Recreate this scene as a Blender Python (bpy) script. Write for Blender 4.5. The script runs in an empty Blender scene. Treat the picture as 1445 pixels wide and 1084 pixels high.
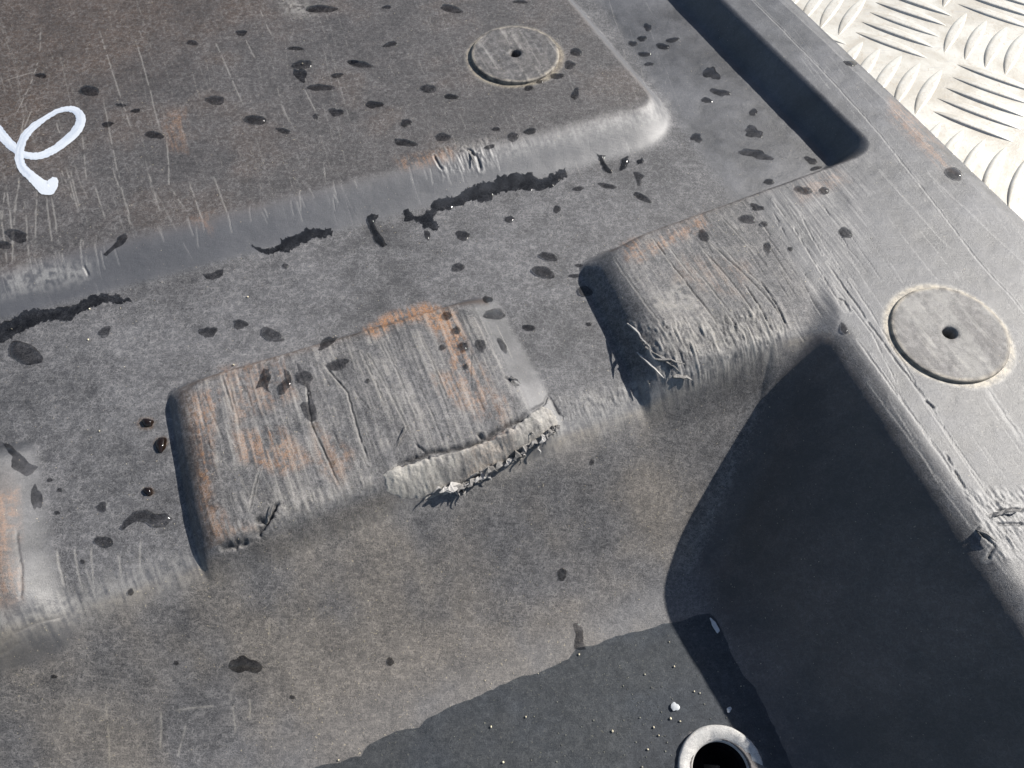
import bpy, bmesh, math, random
import numpy as np
from mathutils import Vector
from mathutils.geometry import delaunay_2d_cdt

C = bpy.context.scene
# ------------------------------------------------------------------ camera
CAM_H, PITCH, FPX = 0.25, math.radians(59), 1085.0
cam_d = bpy.data.cameras.new("camera")
cam = bpy.data.objects.new("camera", cam_d)
C.collection.objects.link(cam)
cam.location = (0, 0, CAM_H)
cam.rotation_euler = (math.pi / 2 - PITCH, 0, 0)
cam_d.sensor_width = 36
cam_d.lens = 36 * FPX / 1445
cam_d.clip_start = 0.005
cam_d.clip_end = 50
C.camera = cam
# ------------------------------------------------------------------ light
SUN_EL, SUN_AZ = math.radians(39), math.radians(23)     # azimuth anticlockwise from +X
SUN_STRENGTH, SKY_STRENGTH, EXPOSURE = 5.0, 0.07, 0.54
w = bpy.data.worlds.new("World")
C.world = w
w.use_nodes = True
wt = w.node_tree
sky = wt.nodes.new("ShaderNodeTexSky")
sky.sky_type = 'NISHITA'
sky.sun_disc = False
sky.sun_elevation = SUN_EL
sky.sun_rotation = math.pi / 2 - SUN_AZ
bg = wt.nodes["Background"]
bg.inputs["Strength"].default_value = SKY_STRENGTH
wt.links.new(sky.outputs[0], bg.inputs[0])
sl = bpy.data.lights.new("sun", 'SUN')
sl.energy = SUN_STRENGTH
sl.angle = math.radians(0.5)
sl.color = (1.0, 0.955, 0.89)
so = bpy.data.objects.new("sun", sl)
C.collection.objects.link(so)
sd = Vector((math.cos(SUN_EL) * math.cos(SUN_AZ), math.cos(SUN_EL) * math.sin(SUN_AZ), math.sin(SUN_EL)))
so.rotation_euler = sd.to_track_quat('Z', 'Y').to_euler()
C.view_settings.view_transform = 'Standard'
C.view_settings.look = 'None'
C.view_settings.exposure = EXPOSURE
C.view_settings.gamma = 1

rng = np.random.default_rng(7)
random.seed(7)

# ------------------------------------------------------------------ helpers: measuring points
def rays(px, py):
    x = (np.asarray(px, float) - 722.5) / FPX
    y = (542 - np.asarray(py, float)) / FPX
    return np.stack([x, math.cos(PITCH) + y * math.sin(PITCH), -math.sin(PITCH) + y * math.cos(PITCH)], -1)

def un(px, py, z):
    d = rays(px, py)
    t = (z - CAM_H) / d[..., 2]
    return d[..., :2] * t[..., None]

def project(x, y, z):
    zc = y * math.cos(PITCH) - (z - CAM_H) * math.sin(PITCH)
    yc = y * math.sin(PITCH) + (z - CAM_H) * math.cos(PITCH)
    zc = np.maximum(zc, 1e-4)
    return 722.5 + FPX * x / zc, 542 - FPX * yc / zc

TAB = rng.random((8, 512, 512)).astype(np.float32)
def vn(x, y, seed=0):
    xi = np.floor(x); yi = np.floor(y)
    fx = (x - xi).astype(np.float32); fy = (y - yi).astype(np.float32)
    xi = xi.astype(np.int32) & 511; yi = yi.astype(np.int32) & 511
    x1 = (xi + 1) & 511; y1 = (yi + 1) & 511
    fx = fx * fx * (3 - 2 * fx); fy = fy * fy * (3 - 2 * fy)
    T = TAB[seed % 8]
    a = T[xi, yi] * (1 - fx) + T[x1, yi] * fx
    b = T[xi, y1] * (1 - fx) + T[x1, y1] * fx
    return a * (1 - fy) + b * fy

def fbm(x, y, seed=0, octv=4, rough=0.55):
    s = 0; a = 1; n = 0
    for k in range(octv):
        s = s + a * vn(x + 17.3 * k, y + 31.7 * k, seed + k)
        n += a; a *= rough; x = x * 2.03; y = y * 2.03
    return s / n

def smin(a, b, k):
    h = np.clip(0.5 + 0.5 * (b - a) / k, 0, 1)
    return b * (1 - h) + a * h - k * h * (1 - h)

def smax(a, b, k):
    return -smin(-a, -b, k)

def S(t):
    t = np.clip(t, 0, 1)
    return t * t * (3 - 2 * t)

def ss(e0, e1, x):
    return S((x - e0) / (e1 - e0))

def shoulder(t, p=2.2):
    """remap of a flank's 0..1 run so that S() of it is steep at the foot and rounds over gently at the top"""
    y = np.clip(1 - (1 - np.clip(t, 0, 1)) ** p, 0, 1) * ss(-.05, .22, t) ** .5
    u = .5 - np.sin(np.arcsin(np.clip(1 - 2 * y, -1, 1)) / 3)
    return np.where(t > 1, t, np.where(t < 0, t, u))

def line(p0, p1, z, side):
    """signed distance to the line p0-p1 (photo points at height z), positive towards the photo point `side`"""
    a = un(*p0, z); b = un(*p1, z); c = un(*side, z)
    d = (b - a) / np.linalg.norm(b - a)
    n = np.array([-d[1], d[0]])
    if (c - a) @ n < 0: n = -n
    return lambda X, Y: (X - a[0]) * n[0] + (Y - a[1]) * n[1]

# ------------------------------------------------------------------ the moulded sheet as a height field
HB, HA, HD, HC, HF = 0.0125, 0.0105, 0.0078, 0.0080, 0.076
A_bot = line((0, 462), (960, 206), -HB, (400, 100))
A_right = line((966, 178), (812, 0), -HB + .004, (500, 100))
E_left = line((895, 366), (987, 530), 0, (1100, 380))
E_back = line((880, 338), (1190, 226), 0, (1050, 400))
E_front = line((945, 512), (1160, 454), 0, (1000, 300))
F_up = line((1018, 0), (1224, 200), 0, (1300, 100))
F_low = line((1196, 490), (1458, 880), 0, (1400, 500))
D_left = line((276, 560), (310, 740), -HB + HD, (500, 550))
D_back = line((260, 540), (600, 440), -HB + HD, (500, 600))
D_right = line((722, 452), (800, 590), -HB, (500, 550))
D_front = line((296, 762), (772, 582), -HB + HD, (500, 500))
C_right = line((62, 640), (98, 840), -HB, (0, 760))
C_back = line((-100, 655), (40, 622), -HB + HC, (0, 760))
C_front = line((0, 868), (120, 832), -HB + HC, (0, 700))
G_edge = line((0, 878), (920, 553), -HB, (600, 800))
OUT = [line((1120, 0), (1284, 154), -.002, (1000, 400)), line((1284, 154), (1445, 308), -.002, (1000, 400))]
tanG, tanS = math.tan(math.radians(48)), math.tan(math.radians(47))
DISC = [((727, 74), 'upper'), ((1342, 468), 'rim')]
d1c = un(727, 74, -HB + HA + .002); d2c = un(1342, 468, .002)
RD = 0.0226
hole_c = un(1015, 1090, -HF + .003)
HOLE_R = 0.0098
YA = math.radians(112)                                     # the way most scratches run

def smooth_height(X, Y):
    base = np.full_like(X, -HB)
    # raised panel
    a_, b_ = A_bot(X, Y), A_right(X, Y) + .003             # rounded corner of the panel, wide front flank and narrow right flank
    RC = .030
    ea, eb = np.maximum(RC - a_, 0), np.maximum(RC - b_, 0)
    hy = np.hypot(ea, eb) + 1e-9
    tA = np.where((a_ < RC) | (b_ < RC), RC - hy, np.minimum(a_, b_)) / (.013 + .011 * np.clip(ea / hy, 0, 1) ** 2)
    bA = HA * S(tA)
    # raised blocks
    tD = smin(smin(shoulder(D_left(X, Y) / .0125 + 1), D_back(X, Y) / .0075 + .8, 1.0), smin(D_right(X, Y) / .017, D_front(X, Y) / .011 + .85, .8), .7)
    bD = HD * S(tD)
    tC = smin(smin(C_right(X, Y) / .020, C_back(X, Y) / .009 + .8, .6), C_front(X, Y) / .016 + .8, .8)
    bC = HC * S(tC)
    tEs = smin(shoulder(E_left(X, Y) / .0200 + 1), E_back(X, Y) / .0085 + .8, 1.0)
    fl = F_low(X, Y)
    efr = S(E_front(X, Y) / .019 + .85)
    cutT = np.maximum(efr, S(fl / .010 + 3.2))
    bE = HB * S(tEs) * cutT
    bEg = HB * S(tEs) * np.maximum(efr, S(fl / .016 + .5))
    tF = F_up(X, Y) / .0135 + .85
    bF = HB * S(tF)
    bEF = HB * S(smax(np.clip(smin(tEs, np.maximum(E_front(X, Y) / .019 + .9, fl / .010 + 3.2), .9), -2, 1.2), np.clip(tF, -2, 1.2), 1.3))
    bump = np.maximum(np.maximum(bA, bD), bC)
    bump = np.maximum(bump, bEF)
    dG = G_edge(X, Y)
    zG = -HB - dG * tanG + np.where(dG > 0, .0, 0) + bD + bC + bEg
    zS = fl * tanS
    zF = -HF + .10 * np.clip(dG - .06, 0, .2)
    top = base + bump
    bas = smax(zG, zS, .018)
    basin = smax(bas, zF, .022)
    wS = ss(-.012, .012, zG - zS)
    z = smin(top, basin, .0068 + .0165 * wS)
    # outer edge of the rim rolls over and drops
    dO = np.minimum(OUT[0](X, Y), OUT[1](X, Y))
    z = z - .0030 * S(1 - dO / .012) ** 2 - .040 * S(-dO / .0035)
    return z, dict(tA=tA, tD=tD, tC=tC, tE=tEs, fl=fl, dG=dG, zG=zG, zS=zS, bas=bas, basin=basin, top=top, dO=dO,
                   bF=bF, bE=bE, bA=bA, bD=bD, bC=bC)

STEP = 0.00038
HZ = float(smooth_height(np.array([[hole_c[0]]]), np.array([[hole_c[1]]]))[0][0, 0])   # floor level at the drain
gx = np.arange(-0.325, 0.305, STEP); gy = np.arange(0.004, 0.440, STEP)
X, Y = np.meshgrid(gx, gy)
Z, F = smooth_height(X, Y)
PX, PY = project(X, Y, Z)

def poly_mask(pts, soft=6):
    """soft mask of a photo polygon, in photo pixels"""
    pts = np.array(pts, float)
    m = np.zeros_like(PX)
    x0, x1, y0, y1 = pts[:, 0].min() - 3 * soft, pts[:, 0].max() + 3 * soft, pts[:, 1].min() - 3 * soft, pts[:, 1].max() + 3 * soft
    sel = (PX > x0) & (PX < x1) & (PY > y0) & (PY < y1)
    qx, qy = PX[sel], PY[sel]
    ins = np.zeros(qx.shape, bool); dm = np.full(qx.shape, 1e9)
    for i in range(len(pts)):
        a, b = pts[i], pts[(i + 1) % len(pts)]
        cond = ((a[1] > qy) != (b[1] > qy))
        den = (b[1] - a[1]) if abs(b[1] - a[1]) > 1e-9 else 1e-9
        ins ^= cond & (qx < (b[0] - a[0]) * (qy - a[1]) / den + a[0])
        L = ((b - a) ** 2).sum()
        t = np.clip(((qx - a[0]) * (b[0] - a[0]) + (qy - a[1]) * (b[1] - a[1])) / L, 0, 1)
        dm = np.minimum(dm, np.hypot(qx - a[0] - t * (b[0] - a[0]), qy - a[1] - t * (b[1] - a[1])))
    m[sel] = S(0.5 + np.where(ins, dm, -dm) / (2 * soft))
    return m

def H_lookup(G, x, y):
    fx = np.clip((np.asarray(x) - gx[0]) / STEP, 0, len(gx) - 1.001); fy = np.clip((np.asarray(y) - gy[0]) / STEP, 0, len(gy) - 1.001)
    i = fx.astype(int); j = fy.astype(int); u = fx - i; v = fy - j
    return (G[j, i] * (1 - u) + G[j, i + 1] * u) * (1 - v) + (G[j + 1, i] * (1 - u) + G[j + 1, i + 1] * u) * v

Z0 = Z.copy()
def hit(px, py, G=None):
    """where the sight line through photo points meets the sheet: (n,2) ground positions"""
    G = Z0 if G is None else G
    d = rays(px, py).reshape(-1, 3)
    zz = np.linspace(.004, -HF - .004, 420)
    t = (zz[None, :] - CAM_H) / d[:, 2:3]
    x = d[:, 0:1] * t; y = d[:, 1:2] * t
    below = H_lookup(G, x, y) >= zz[None, :]
    k = np.argmax(below, 1); k = np.maximum(k, 1)
    r = np.arange(len(k))
    return np.stack([x[r, k], y[r, k]], -1)

# wear fields ------------------------------------------------------
ca, sa = math.cos(YA), math.sin(YA)
P = X * ca + Y * sa; Q = -X * sa + Y * ca
n_big = fbm(X / .030, Y / .030, 0, 4)
n_mid = fbm(X / .007, Y / .007, 2, 4)
n_fine = fbm(X / .0016, Y / .0016, 4, 3)
st_fine = fbm(Q / .0008, P / .022, 1, 3, .6)
st_wide = fbm(Q / .0030, P / .045, 5, 3, .6)

scratch = np.zeros_like(X); dz = np.zeros_like(X); groove_dark = np.zeros_like(X)
def stroke(pts, width, light=0.0, depth=0.0, world=None, broken=0.0, seed=0, ridge=0.0):
    """a scratch along a photo polyline: pale trace and/or groove; width in mm"""
    p = hit([a[0] for a in pts], [a[1] for a in pts]) if world is None else np.array(world)
    wv = width * .001
    m = 4 * wv + STEP
    run = 0
    tot = sum(np.linalg.norm(p[i + 1] - p[i]) for i in range(len(p) - 1))
    for i in range(len(p) - 1):
        a, b = p[i], p[i + 1]
        L = np.linalg.norm(b - a)
        if L < 1e-6: continue
        i0, i1 = np.searchsorted(gx, [min(a[0], b[0]) - m, max(a[0], b[0]) + m]); j0, j1 = np.searchsorted(gy, [min(a[1], b[1]) - m, max(a[1], b[1]) + m])
        if i1 <= i0 or j1 <= j0: continue
        x = X[j0:j1, i0:i1]; y = Y[j0:j1, i0:i1]
        t = np.clip(((x - a[0]) * (b[0] - a[0]) + (y - a[1]) * (b[1] - a[1])) / L ** 2, 0, 1)
        wob = (vn((run + t * L) / .009 + seed * 7.7, 0 * t + seed, seed) - .5) * wv * .9 + (vn((run + t * L) / .0012 + seed * 3.7, 0 * t + seed, seed + 2) - .5) * wv * .5
        nx, ny = -(b - a)[1] / L, (b - a)[0] / L
        dist = np.hypot(x - a[0] - t * (b[0] - a[0]) - nx * wob, y - a[1] - t * (b[1] - a[1]) - ny * wob)
        s = (run + t * L) / tot
        g = np.exp(-(dist / (wv * .55)) ** 2) * np.clip(np.minimum(s, 1 - s) * 8 + .1, 0, 1)
        if broken > 0: g = g * ss(broken - .15, broken + .15, vn((run + t * L) / .0028 + seed * 3.1, 0 * t + 9.1 * seed, seed + 1))
        scratch[j0:j1, i0:i1] = np.maximum(scratch[j0:j1, i0:i1], .72 * light * g)
        dz[j0:j1, i0:i1] = np.minimum(dz[j0:j1, i0:i1], -depth * .001 * g)
        if depth > .15: groove_dark[j0:j1, i0:i1] = np.maximum(groove_dark[j0:j1, i0:i1], min(1, depth * 1.4) * g ** 2)
        if ridge:
            g2 = np.exp(-((dist - wv * 1.1) / (wv * .5)) ** 2)
            dz[j0:j1, i0:i1] += ridge * .001 * g2
            scratch[j0:j1, i0:i1] = np.maximum(scratch[j0:j1, i0:i1], .35 * g2)
        run += L

def z1(pts): return [(x / 2.89, y / 2.89) for x, y in pts]
for k, pl in enumerate([[(168, 100), (160, 230), (130, 330), (60, 480)], [(400, 110), (460, 300), (550, 570)], [(420, 400), (480, 700), (550, 980)], [(555, 170), (600, 320), (655, 545)],
           [(600, 690), (655, 870)], [(870, 150), (930, 290), (995, 430)], [(335, 545), (355, 740)], [(770, 740), (835, 915)], [(870, 715), (935, 890)], [(380, 740), (430, 900)],
           [(455, 680), (535, 890)], [(1000, 160), (1040, 240)], [(1240, 360), (1300, 480)], [(1060, 40), (1110, 150)], [(20, 330), (150, 290)], [(230, 500), (245, 545)], [(1150, 430), (1180, 500)],
           [(270, 680), (320, 860)], [(285, 690), (325, 850)], [(250, 690), (300, 820)], [(1320, 660), (1330, 750)], [(680, 560), (690, 760), (760, 860)]]):
    stroke(z1(pl), .42, .75, .05, broken=.30, seed=k)
for k, pl in enumerate([[(0, 830), (30, 1080)], [(15, 700), (60, 1000)], [(60, 820), (50, 1084)], [(150, 760), (145, 1000)], [(190, 800), (230, 1080)], [(100, 820), (120, 1060)], [(210, 800), (240, 1000)],
           [(40, 880), (70, 1100)], [(340, 980), (360, 1100)], [(20, 760), (10, 900)], [(80, 700), (60, 880)], [(330, 970), (340, 1084)], [(100, 470), (60, 700)], [(130, 450), (85, 560)]]):
    stroke(z1(pl), .45, .7, .05, broken=.3, seed=k + 40)
# many short runs along the pull direction on the raised panel
for k in range(300):
    px, py = random.uniform(-40, 960), random.uniform(-20, 400)
    if py > 395 - .247 * px - 8: continue
    L = random.uniform(20, 120); a = math.radians(random.gauss(70, 5))
    stroke([(px, py), (px + L * math.cos(a) * .9, py + L * math.sin(a))], random.uniform(.22, .36), random.uniform(.1, .45), .03, broken=random.uniform(.3, .55), seed=k)
# scratches raked over the panel edge
for k in range(60):
    px = random.uniform(60, 760) if k % 2 else random.choice([20, 60, 110, 640, 680]) + random.uniform(-45, 45)
    py = 385 - .247 * px + random.uniform(-14, 10)
    stroke([(px, py), (px + random.uniform(2, 9), py + random.uniform(12, 34))], .4, random.uniform(.3, .65), .10, seed=k + 11)
# hairlines on the blocks, running with the pull direction
for k in range(330):
    if k % 2: px, py = random.uniform(270, 760), random.uniform(440, 740)
    else: px, py = random.uniform(860, 1200), random.uniform(270, 520)
    L = random.uniform(15, 110); a = math.radians(random.gauss(66 if k % 2 else 58, 3 if k % 5 else 14))
    p = hit([px, px + L * math.cos(a)], [py, py + L * math.sin(a)])
    if k % 2 and not (D_left(*p[0]) > 0 and D_back(*p[0]) > 0 and D_front(*p[1]) > -.004 and D_right(*p[0]) > .006): continue
    if not k % 2 and not (E_left(*p[0]) > 0 and E_back(*p[0]) > 0 and E_front(*p[1]) > -.004): continue
    dk = random.random() < .35
    stroke(None, random.uniform(.28, .42), 0 if dk else random.uniform(.25, .75), random.uniform(.16, .4) if dk else .06, world=p, broken=random.uniform(.15, .45), seed=k)
# blocks
for pl, d, l in [([(510, 496), (530, 540), (553, 592)], .5, .2), ([(457, 514), (490, 554), (505, 605), (520, 655)], .9, .1), ([(433, 541), (439, 598), (470, 665), (482, 690)], .8, .1),
                 ([(313, 530), (331, 583)], .5, .2), ([(520, 500), (575, 600)], .3, .3), ([(352, 720), (368, 662)], .5, .2), ([(592, 470), (630, 560)], .3, .3), ([(540, 480), (590, 590)], .3, .3)]:
    stroke(pl, .55, l, d * .8, seed=int(pl[0][0]), ridge=.08, broken=.2)
for pl, d, l in [([(922, 337), (960, 388), (999, 438), (1012, 458)], .8, .2), ([(993, 353), (1041, 408), (1075, 459)], .7, .2), ([(1004, 344), (1050, 386), (1108, 457)], .7, .15),
                 ([(1090, 282), (1119, 320), (1192, 440)], .4, .4), ([(1019, 306), (1066, 357)], .3, .3), ([(866, 365), (905, 420), (940, 470)], .3, .5), ([(1050, 400), (1090, 470)], .9, .1),
                 ([(1072, 395), (1112, 466)], .9, .1), ([(1128, 300), (1160, 360)], .3, .3), ([(975, 372), (1030, 440)], .4, .4), ([(940, 344), (985, 400)], .3, .35), ([(1020, 350), (1100, 430)], .35, .3)]:
    stroke(pl, .52, l, d * .8, seed=int(pl[0][0]), ridge=.08, broken=.2)
# rim gouges
for pl, d, l, wd in [([(1063, 0), (1140, 78), (1222, 166), (1300, 262), (1377, 363), (1445, 440)], .35, .45, .9), ([(1100, 0), (1165, 60), (1250, 142), (1310, 205)], .2, .35, .6),
                     ([(1166, 371), (1215, 440), (1262, 505), (1315, 575)], .7, .4, 1.0), ([(1200, 395), (1260, 490), (1330, 600), (1400, 700)], .4, .5, .8), ([(1210, 480), (1290, 590), (1360, 690), (1400, 730)], .5, .4, .9),
                     ([(1230, 500), (1320, 630), (1445, 800)], .3, .45, .7), ([(1175, 400), (1230, 470), (1265, 540)], .4, .3, .7), ([(1395, 550), (1420, 590), (1445, 622)], .2, .8, 1.6),
                     ([(1225, 540), (1300, 640), (1345, 700)], .3, .4, .7), ([(1300, 560), (1380, 680), (1445, 770)], .3, .4, .7), ([(1180, 420), (1192, 425), (1200, 440)], .8, .3, 1.2),
                     ([(1310, 245), (1445, 372)], .15, .3, .5), ([(1240, 240), (1340, 350)], .15, .35, .5), ([(1255, 560), (1330, 690), (1430, 820)], .25, .4, .6), ([(1378, 748), (1402, 772), (1390, 790)], .9, .2, 1.3),
                     ([(1405, 722), (1445, 719)], 1.0, .2, 1.6), ([(1404, 738), (1445, 742)], .9, .3, 1.4), ([(1335, 640), (1345, 660), (1370, 700)], .9, .1, 1.0), ([(1305, 565), (1317, 577)], 1.0, .0, 1.4)]:
    stroke(pl, wd * .65, l, d * .75, seed=int(pl[0][0]) + 3, ridge=.06, broken=.22)
for k in range(150):
    px, py = random.uniform(1090, 1445), random.uniform(20, 860)
    L = random.uniform(30, 150); a = math.radians(52 if px - py > 900 else 56)
    p = hit([px, px + L * math.cos(a)], [py, py + L * math.sin(a)])
    dOk = min(OUT[0](*p[0]), OUT[1](*p[0]))
    if dOk < .004 or F_low(*p[0]) < .001 and py > 470 or F_up(*p[0]) < .002 and py < 230: continue
    stroke(None, random.uniform(.25, .5), random.uniform(.12, .55), .05, world=p, broken=random.uniform(.2, .5), seed=k)
# wall of the basin: faint upright and crosswise marks
for pl in [[(150, 985), (156, 1084)], [(226, 1000), (228, 1060)], [(325, 980), (332, 1036)], [(352, 980), (353, 1018)], [(245, 1002), (315, 996)], [(120, 800), (140, 855)], [(165, 780), (170, 800), (182, 850)],
           [(200, 760), (198, 800), (212, 830)], [(380, 870), (382, 905)], [(262, 1020), (250, 1070)], [(105, 770), (118, 835)], [(128, 770), (137, 850)], [(80, 775), (92, 830)]]:
    stroke(pl, .55, .7, .06, broken=.2, seed=int(pl[0][0]) + 5)
# a long crack between the front of the middle block and its torn lip, and other splits
stroke([(553, 661), (580, 649), (612, 639), (650, 631), (690, 615), (728, 595), (748, 580)], 1.3, 0, 2.0, seed=3)
stroke([(672, 612), (678, 624)], 1.7, 0, 1.8, seed=9)
stroke([(308, 772), (325, 768), (350, 761)], 1.5, 0, 2.2, seed=5)
stroke([(362, 757), (372, 744), (382, 730), (392, 708)], 1.3, 0, 2.0, seed=6)
stroke([(360, 733), (374, 738)], 1.9, 0, 1.9, seed=7)
stroke([(748, 582), (768, 570), (774, 556)], .8, 0, .8, seed=8)
stroke([(774, 558), (790, 588)], .8, .2, .7, seed=12)
stroke([(585, 628), (604, 640), (606, 650)], .8, 0, .9, seed=13)
stroke([(655, 210), (672, 222), (678, 240)], 1.2, 0, 1.0, seed=14, ridge=.2)
stroke([(612, 220), (624, 240)], .9, .2, .7, seed=15, ridge=.2)
stroke([(118, 375), (124, 390)], .9, .2, .6, seed=16)
stroke([(712, 530), (732, 545)], 1.2, .2, .9, seed=17)
stroke([(0, 915), (20, 895), (50, 880), (95, 868)], .6, .5, .3, seed=18, broken=.3)
stroke([(0, 925), (30, 905)], .6, .4, .3, seed=19)
stroke([(22, 745), (30, 800), (32, 850)], .7, .1, .4, seed=20)

torn = poly_mask([(885, 455), (905, 500), (930, 540), (985, 545), (1040, 520), (1090, 490), (1120, 465), (1075, 430), (1000, 450), (930, 450)], 14)
torn = np.maximum(torn, .5 * poly_mask([(320, 740), (300, 770), (420, 740), (540, 690), (530, 670), (420, 700)], 10))
torn = np.maximum(torn, .55 * poly_mask([(620, 205), (690, 195), (700, 235), (625, 250)], 10))
torn = np.maximum(torn, .55 * poly_mask([(770, 565), (800, 560), (915, 535), (920, 560), (800, 600)], 8))
torn = np.maximum(torn, .8 * poly_mask([(1360, 690), (1460, 690), (1460, 790), (1400, 790)], 10))
tr1 = fbm(Q / .0014, P / .0075, 3, 3, .6)
tr2 = fbm(X / .0024, Y / .0024, 6, 3, .6)
dz += torn * ((np.abs(tr1 - .5) * 2) * .0013 - np.clip(.36 - tr1, 0, 1) * .007 * ss(.4, .6, tr2))
E_top = ss(.6, 1, F['tE']) * ss(.012, -.004, line((1214, 232), (1188, 480), 0, (1300, 300))(X, Y)) * ss(-.002, .004, E_front(X, Y))
scrapeblock = np.maximum(ss(.55, 1, F['tD']) * ss(.004, -.002, F['dG']), .75 * E_top)
dz += scrapeblock * (st_fine - .5) * .00022 + scrapeblock * (st_wide - .5) * .0004
dz += (n_mid - .5) * .00022 + (n_big - .5) * .0006
disc_d = np.minimum(np.hypot(X - d1c[0], Y - d1c[1]), np.hypot(X - d2c[0], Y - d2c[1]))
hole_d = np.hypot(X - hole_c[0], Y - hole_c[1])
Zs = Z + dz                                                # surface that other things are laid on
Z = Zs - .006 * ss(RD - .002, RD - .0035, disc_d) - .030 * ss(HOLE_R + .0012, HOLE_R - .0006, hole_d)

# colour masks: how much dust, khaki soil, brown soil, orange dust, pale scraping, with some light and shade painted in
inA = ss(.6, 1., F['tA']); inBas = ss(.000, .004, F['top'] - F['basin'])
inD = ss(.6, 1, F['tD']) * (1 - inBas * .6); inE = E_top
inR = np.maximum(F['bF'] / HB, ss(-.004, .006, F['fl'])) * (1 - inBas)
floor_m = ss(.010, .002, Z0 + HF)
inS = inBas * ss(-.004, .004, F['zS'] - F['zG']) * (1 - floor_m)
inG = inBas * (1 - inS)
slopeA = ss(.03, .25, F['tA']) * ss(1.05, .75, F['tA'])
slopeCD = np.maximum(ss(.02, .2, F['tD']) * ss(1, .6, F['tD']) * (D_right(X, Y) < .02), ss(.02, .2, F['tC']) * ss(1, .7, F['tC']))
dust = .44 + .55 * (n_mid - .5) + .75 * (n_big - .5)
dust = dust + scrapeblock * (st_fine - .5) * .6
lipG = np.exp(-((F['dG'] - .001) / .0055) ** 2) * ss(-.01, .02, -F['fl']) * (1 - ss(.05, .5, F['tD']))
dust = dust * (1 - inA * .42) + inG * .20 + inD * .10 - inR * .18 - slopeCD * .1 - lipG * .1 - .12 * inG * np.exp(-((F['dG'] - .012) / .012) ** 2) - inS * .12 + inE * .10  # front wall's top band and the side wall darkened to paint in shade
dust = dust * (1 - .85 * slopeA) + slopeA * .85 * (.47 + .25 * ss(.6, .85, F['tA']) * n_fine + .12 * (n_big - .5))  # front flank set to an even paler grey, painting in its sheen
khaki = .18 - .15 * slopeA + inG * (.10 + .45 * ss(.3, .7, n_big)) + .25 * inE * n_mid - .1 * floor_m - .15 * inR + .2 * inD * n_mid  # flank and rim kept cool, painting in reflected sky
topleft = ss(560, 60, PX + 1.6 * PY) * (F['tA'] > .3)
brown = .92 * topleft + .30 * inA * ss(.45, .7, n_big) + .75 * inS + .32 * inA  # side wall browned to paint in its warm shadow tone
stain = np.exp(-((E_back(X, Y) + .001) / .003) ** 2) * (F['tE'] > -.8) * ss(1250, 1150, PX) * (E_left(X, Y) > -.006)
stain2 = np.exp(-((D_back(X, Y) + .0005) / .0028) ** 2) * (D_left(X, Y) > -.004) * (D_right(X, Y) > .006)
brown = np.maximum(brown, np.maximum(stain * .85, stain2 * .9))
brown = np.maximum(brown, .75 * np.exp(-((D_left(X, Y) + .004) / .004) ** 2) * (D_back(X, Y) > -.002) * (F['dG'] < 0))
brown = np.maximum(brown, .5 * ss(40, 5, PX) * ss(640, 700, PY) * ss(900, 850, PY))
for cx, cy, r in [(206, 598, 17), (228, 624, 14), (210, 694, 12), (470, 655, 10), (445, 600, 8)]:
    brown = np.maximum(brown, ss(r, r * .5, np.hypot(PX - cx, (PY - cy) * 1.4) + 6 * (n_fine - .5)))
orange = np.zeros_like(X)
for pl, am in [([(515, 466), (545, 446), (600, 430), (625, 438), (600, 450), (560, 455), (530, 475)], 1.5), ([(600, 438), (640, 440), (655, 480), (672, 520), (640, 520), (625, 480), (600, 452)], 1.4),
               ([(610, 530), (680, 515), (700, 560), (660, 580), (625, 560)], .65), ([(270, 560), (310, 545), (300, 620), (300, 700), (285, 720), (275, 640)], .75), ([(330, 610), (400, 605), (440, 650), (400, 670), (340, 650)], .75),
               ([(285, 700), (330, 735), (360, 745), (300, 765)], .6), ([(310, 520), (400, 510), (420, 560), (330, 600)], .45), ([(440, 600), (500, 640), (480, 690), (450, 660)], .5), ([(650, 540), (720, 560), (715, 600), (670, 590)], .45),
               ([(880, 345), (900, 338), (910, 360), (885, 366)], .95), ([(905, 350), (990, 305), (1000, 318), (900, 370)], .8), ([(1120, 265), (1180, 240), (1200, 255), (1130, 285)], .35),
               ([(1255, 140), (1280, 150), (1330, 210), (1350, 250), (1320, 230), (1255, 165)], .55), ([(-20, 700), (25, 690), (32, 850), (-20, 860)], .38), ([(560, 225), (640, 210), (640, 225), (570, 238)], .6),
               ([(690, 620), (720, 605), (720, 650), (690, 660)], .6), ([(960, 360), (1060, 370), (1050, 420), (950, 400)], .22), ([(270, 310), (300, 300), (300, 330)], .4), ([(230, 160), (262, 155), (262, 215), (240, 210)], .35)]:
    orange = np.maximum(orange, am * poly_mask(pl, 9))
orange = orange * ss(.40, .60, .32 * n_fine + .48 * st_fine + .2 * n_mid)
pale = np.clip(scratch, 0, 1)
dust = dust * (1 - .85 * groove_dark)  # deeper grooves lose dust and turn darker
pale = np.maximum(pale, torn * .55 * ss(.4, .7, tr1 * .6 + n_fine * .5))
pale = np.maximum(pale, scrapeblock * .38 * ss(.50, .75, st_fine) * ss(.3, .6, n_mid))
pale = np.maximum(pale, lipG * .45 * ss(.35, .65, .6 * st_fine + .4 * n_fine) * ss(-.1, .0, -F['fl']))  # highlight of the rounded lip painted pale, broken up by scuffs
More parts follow.
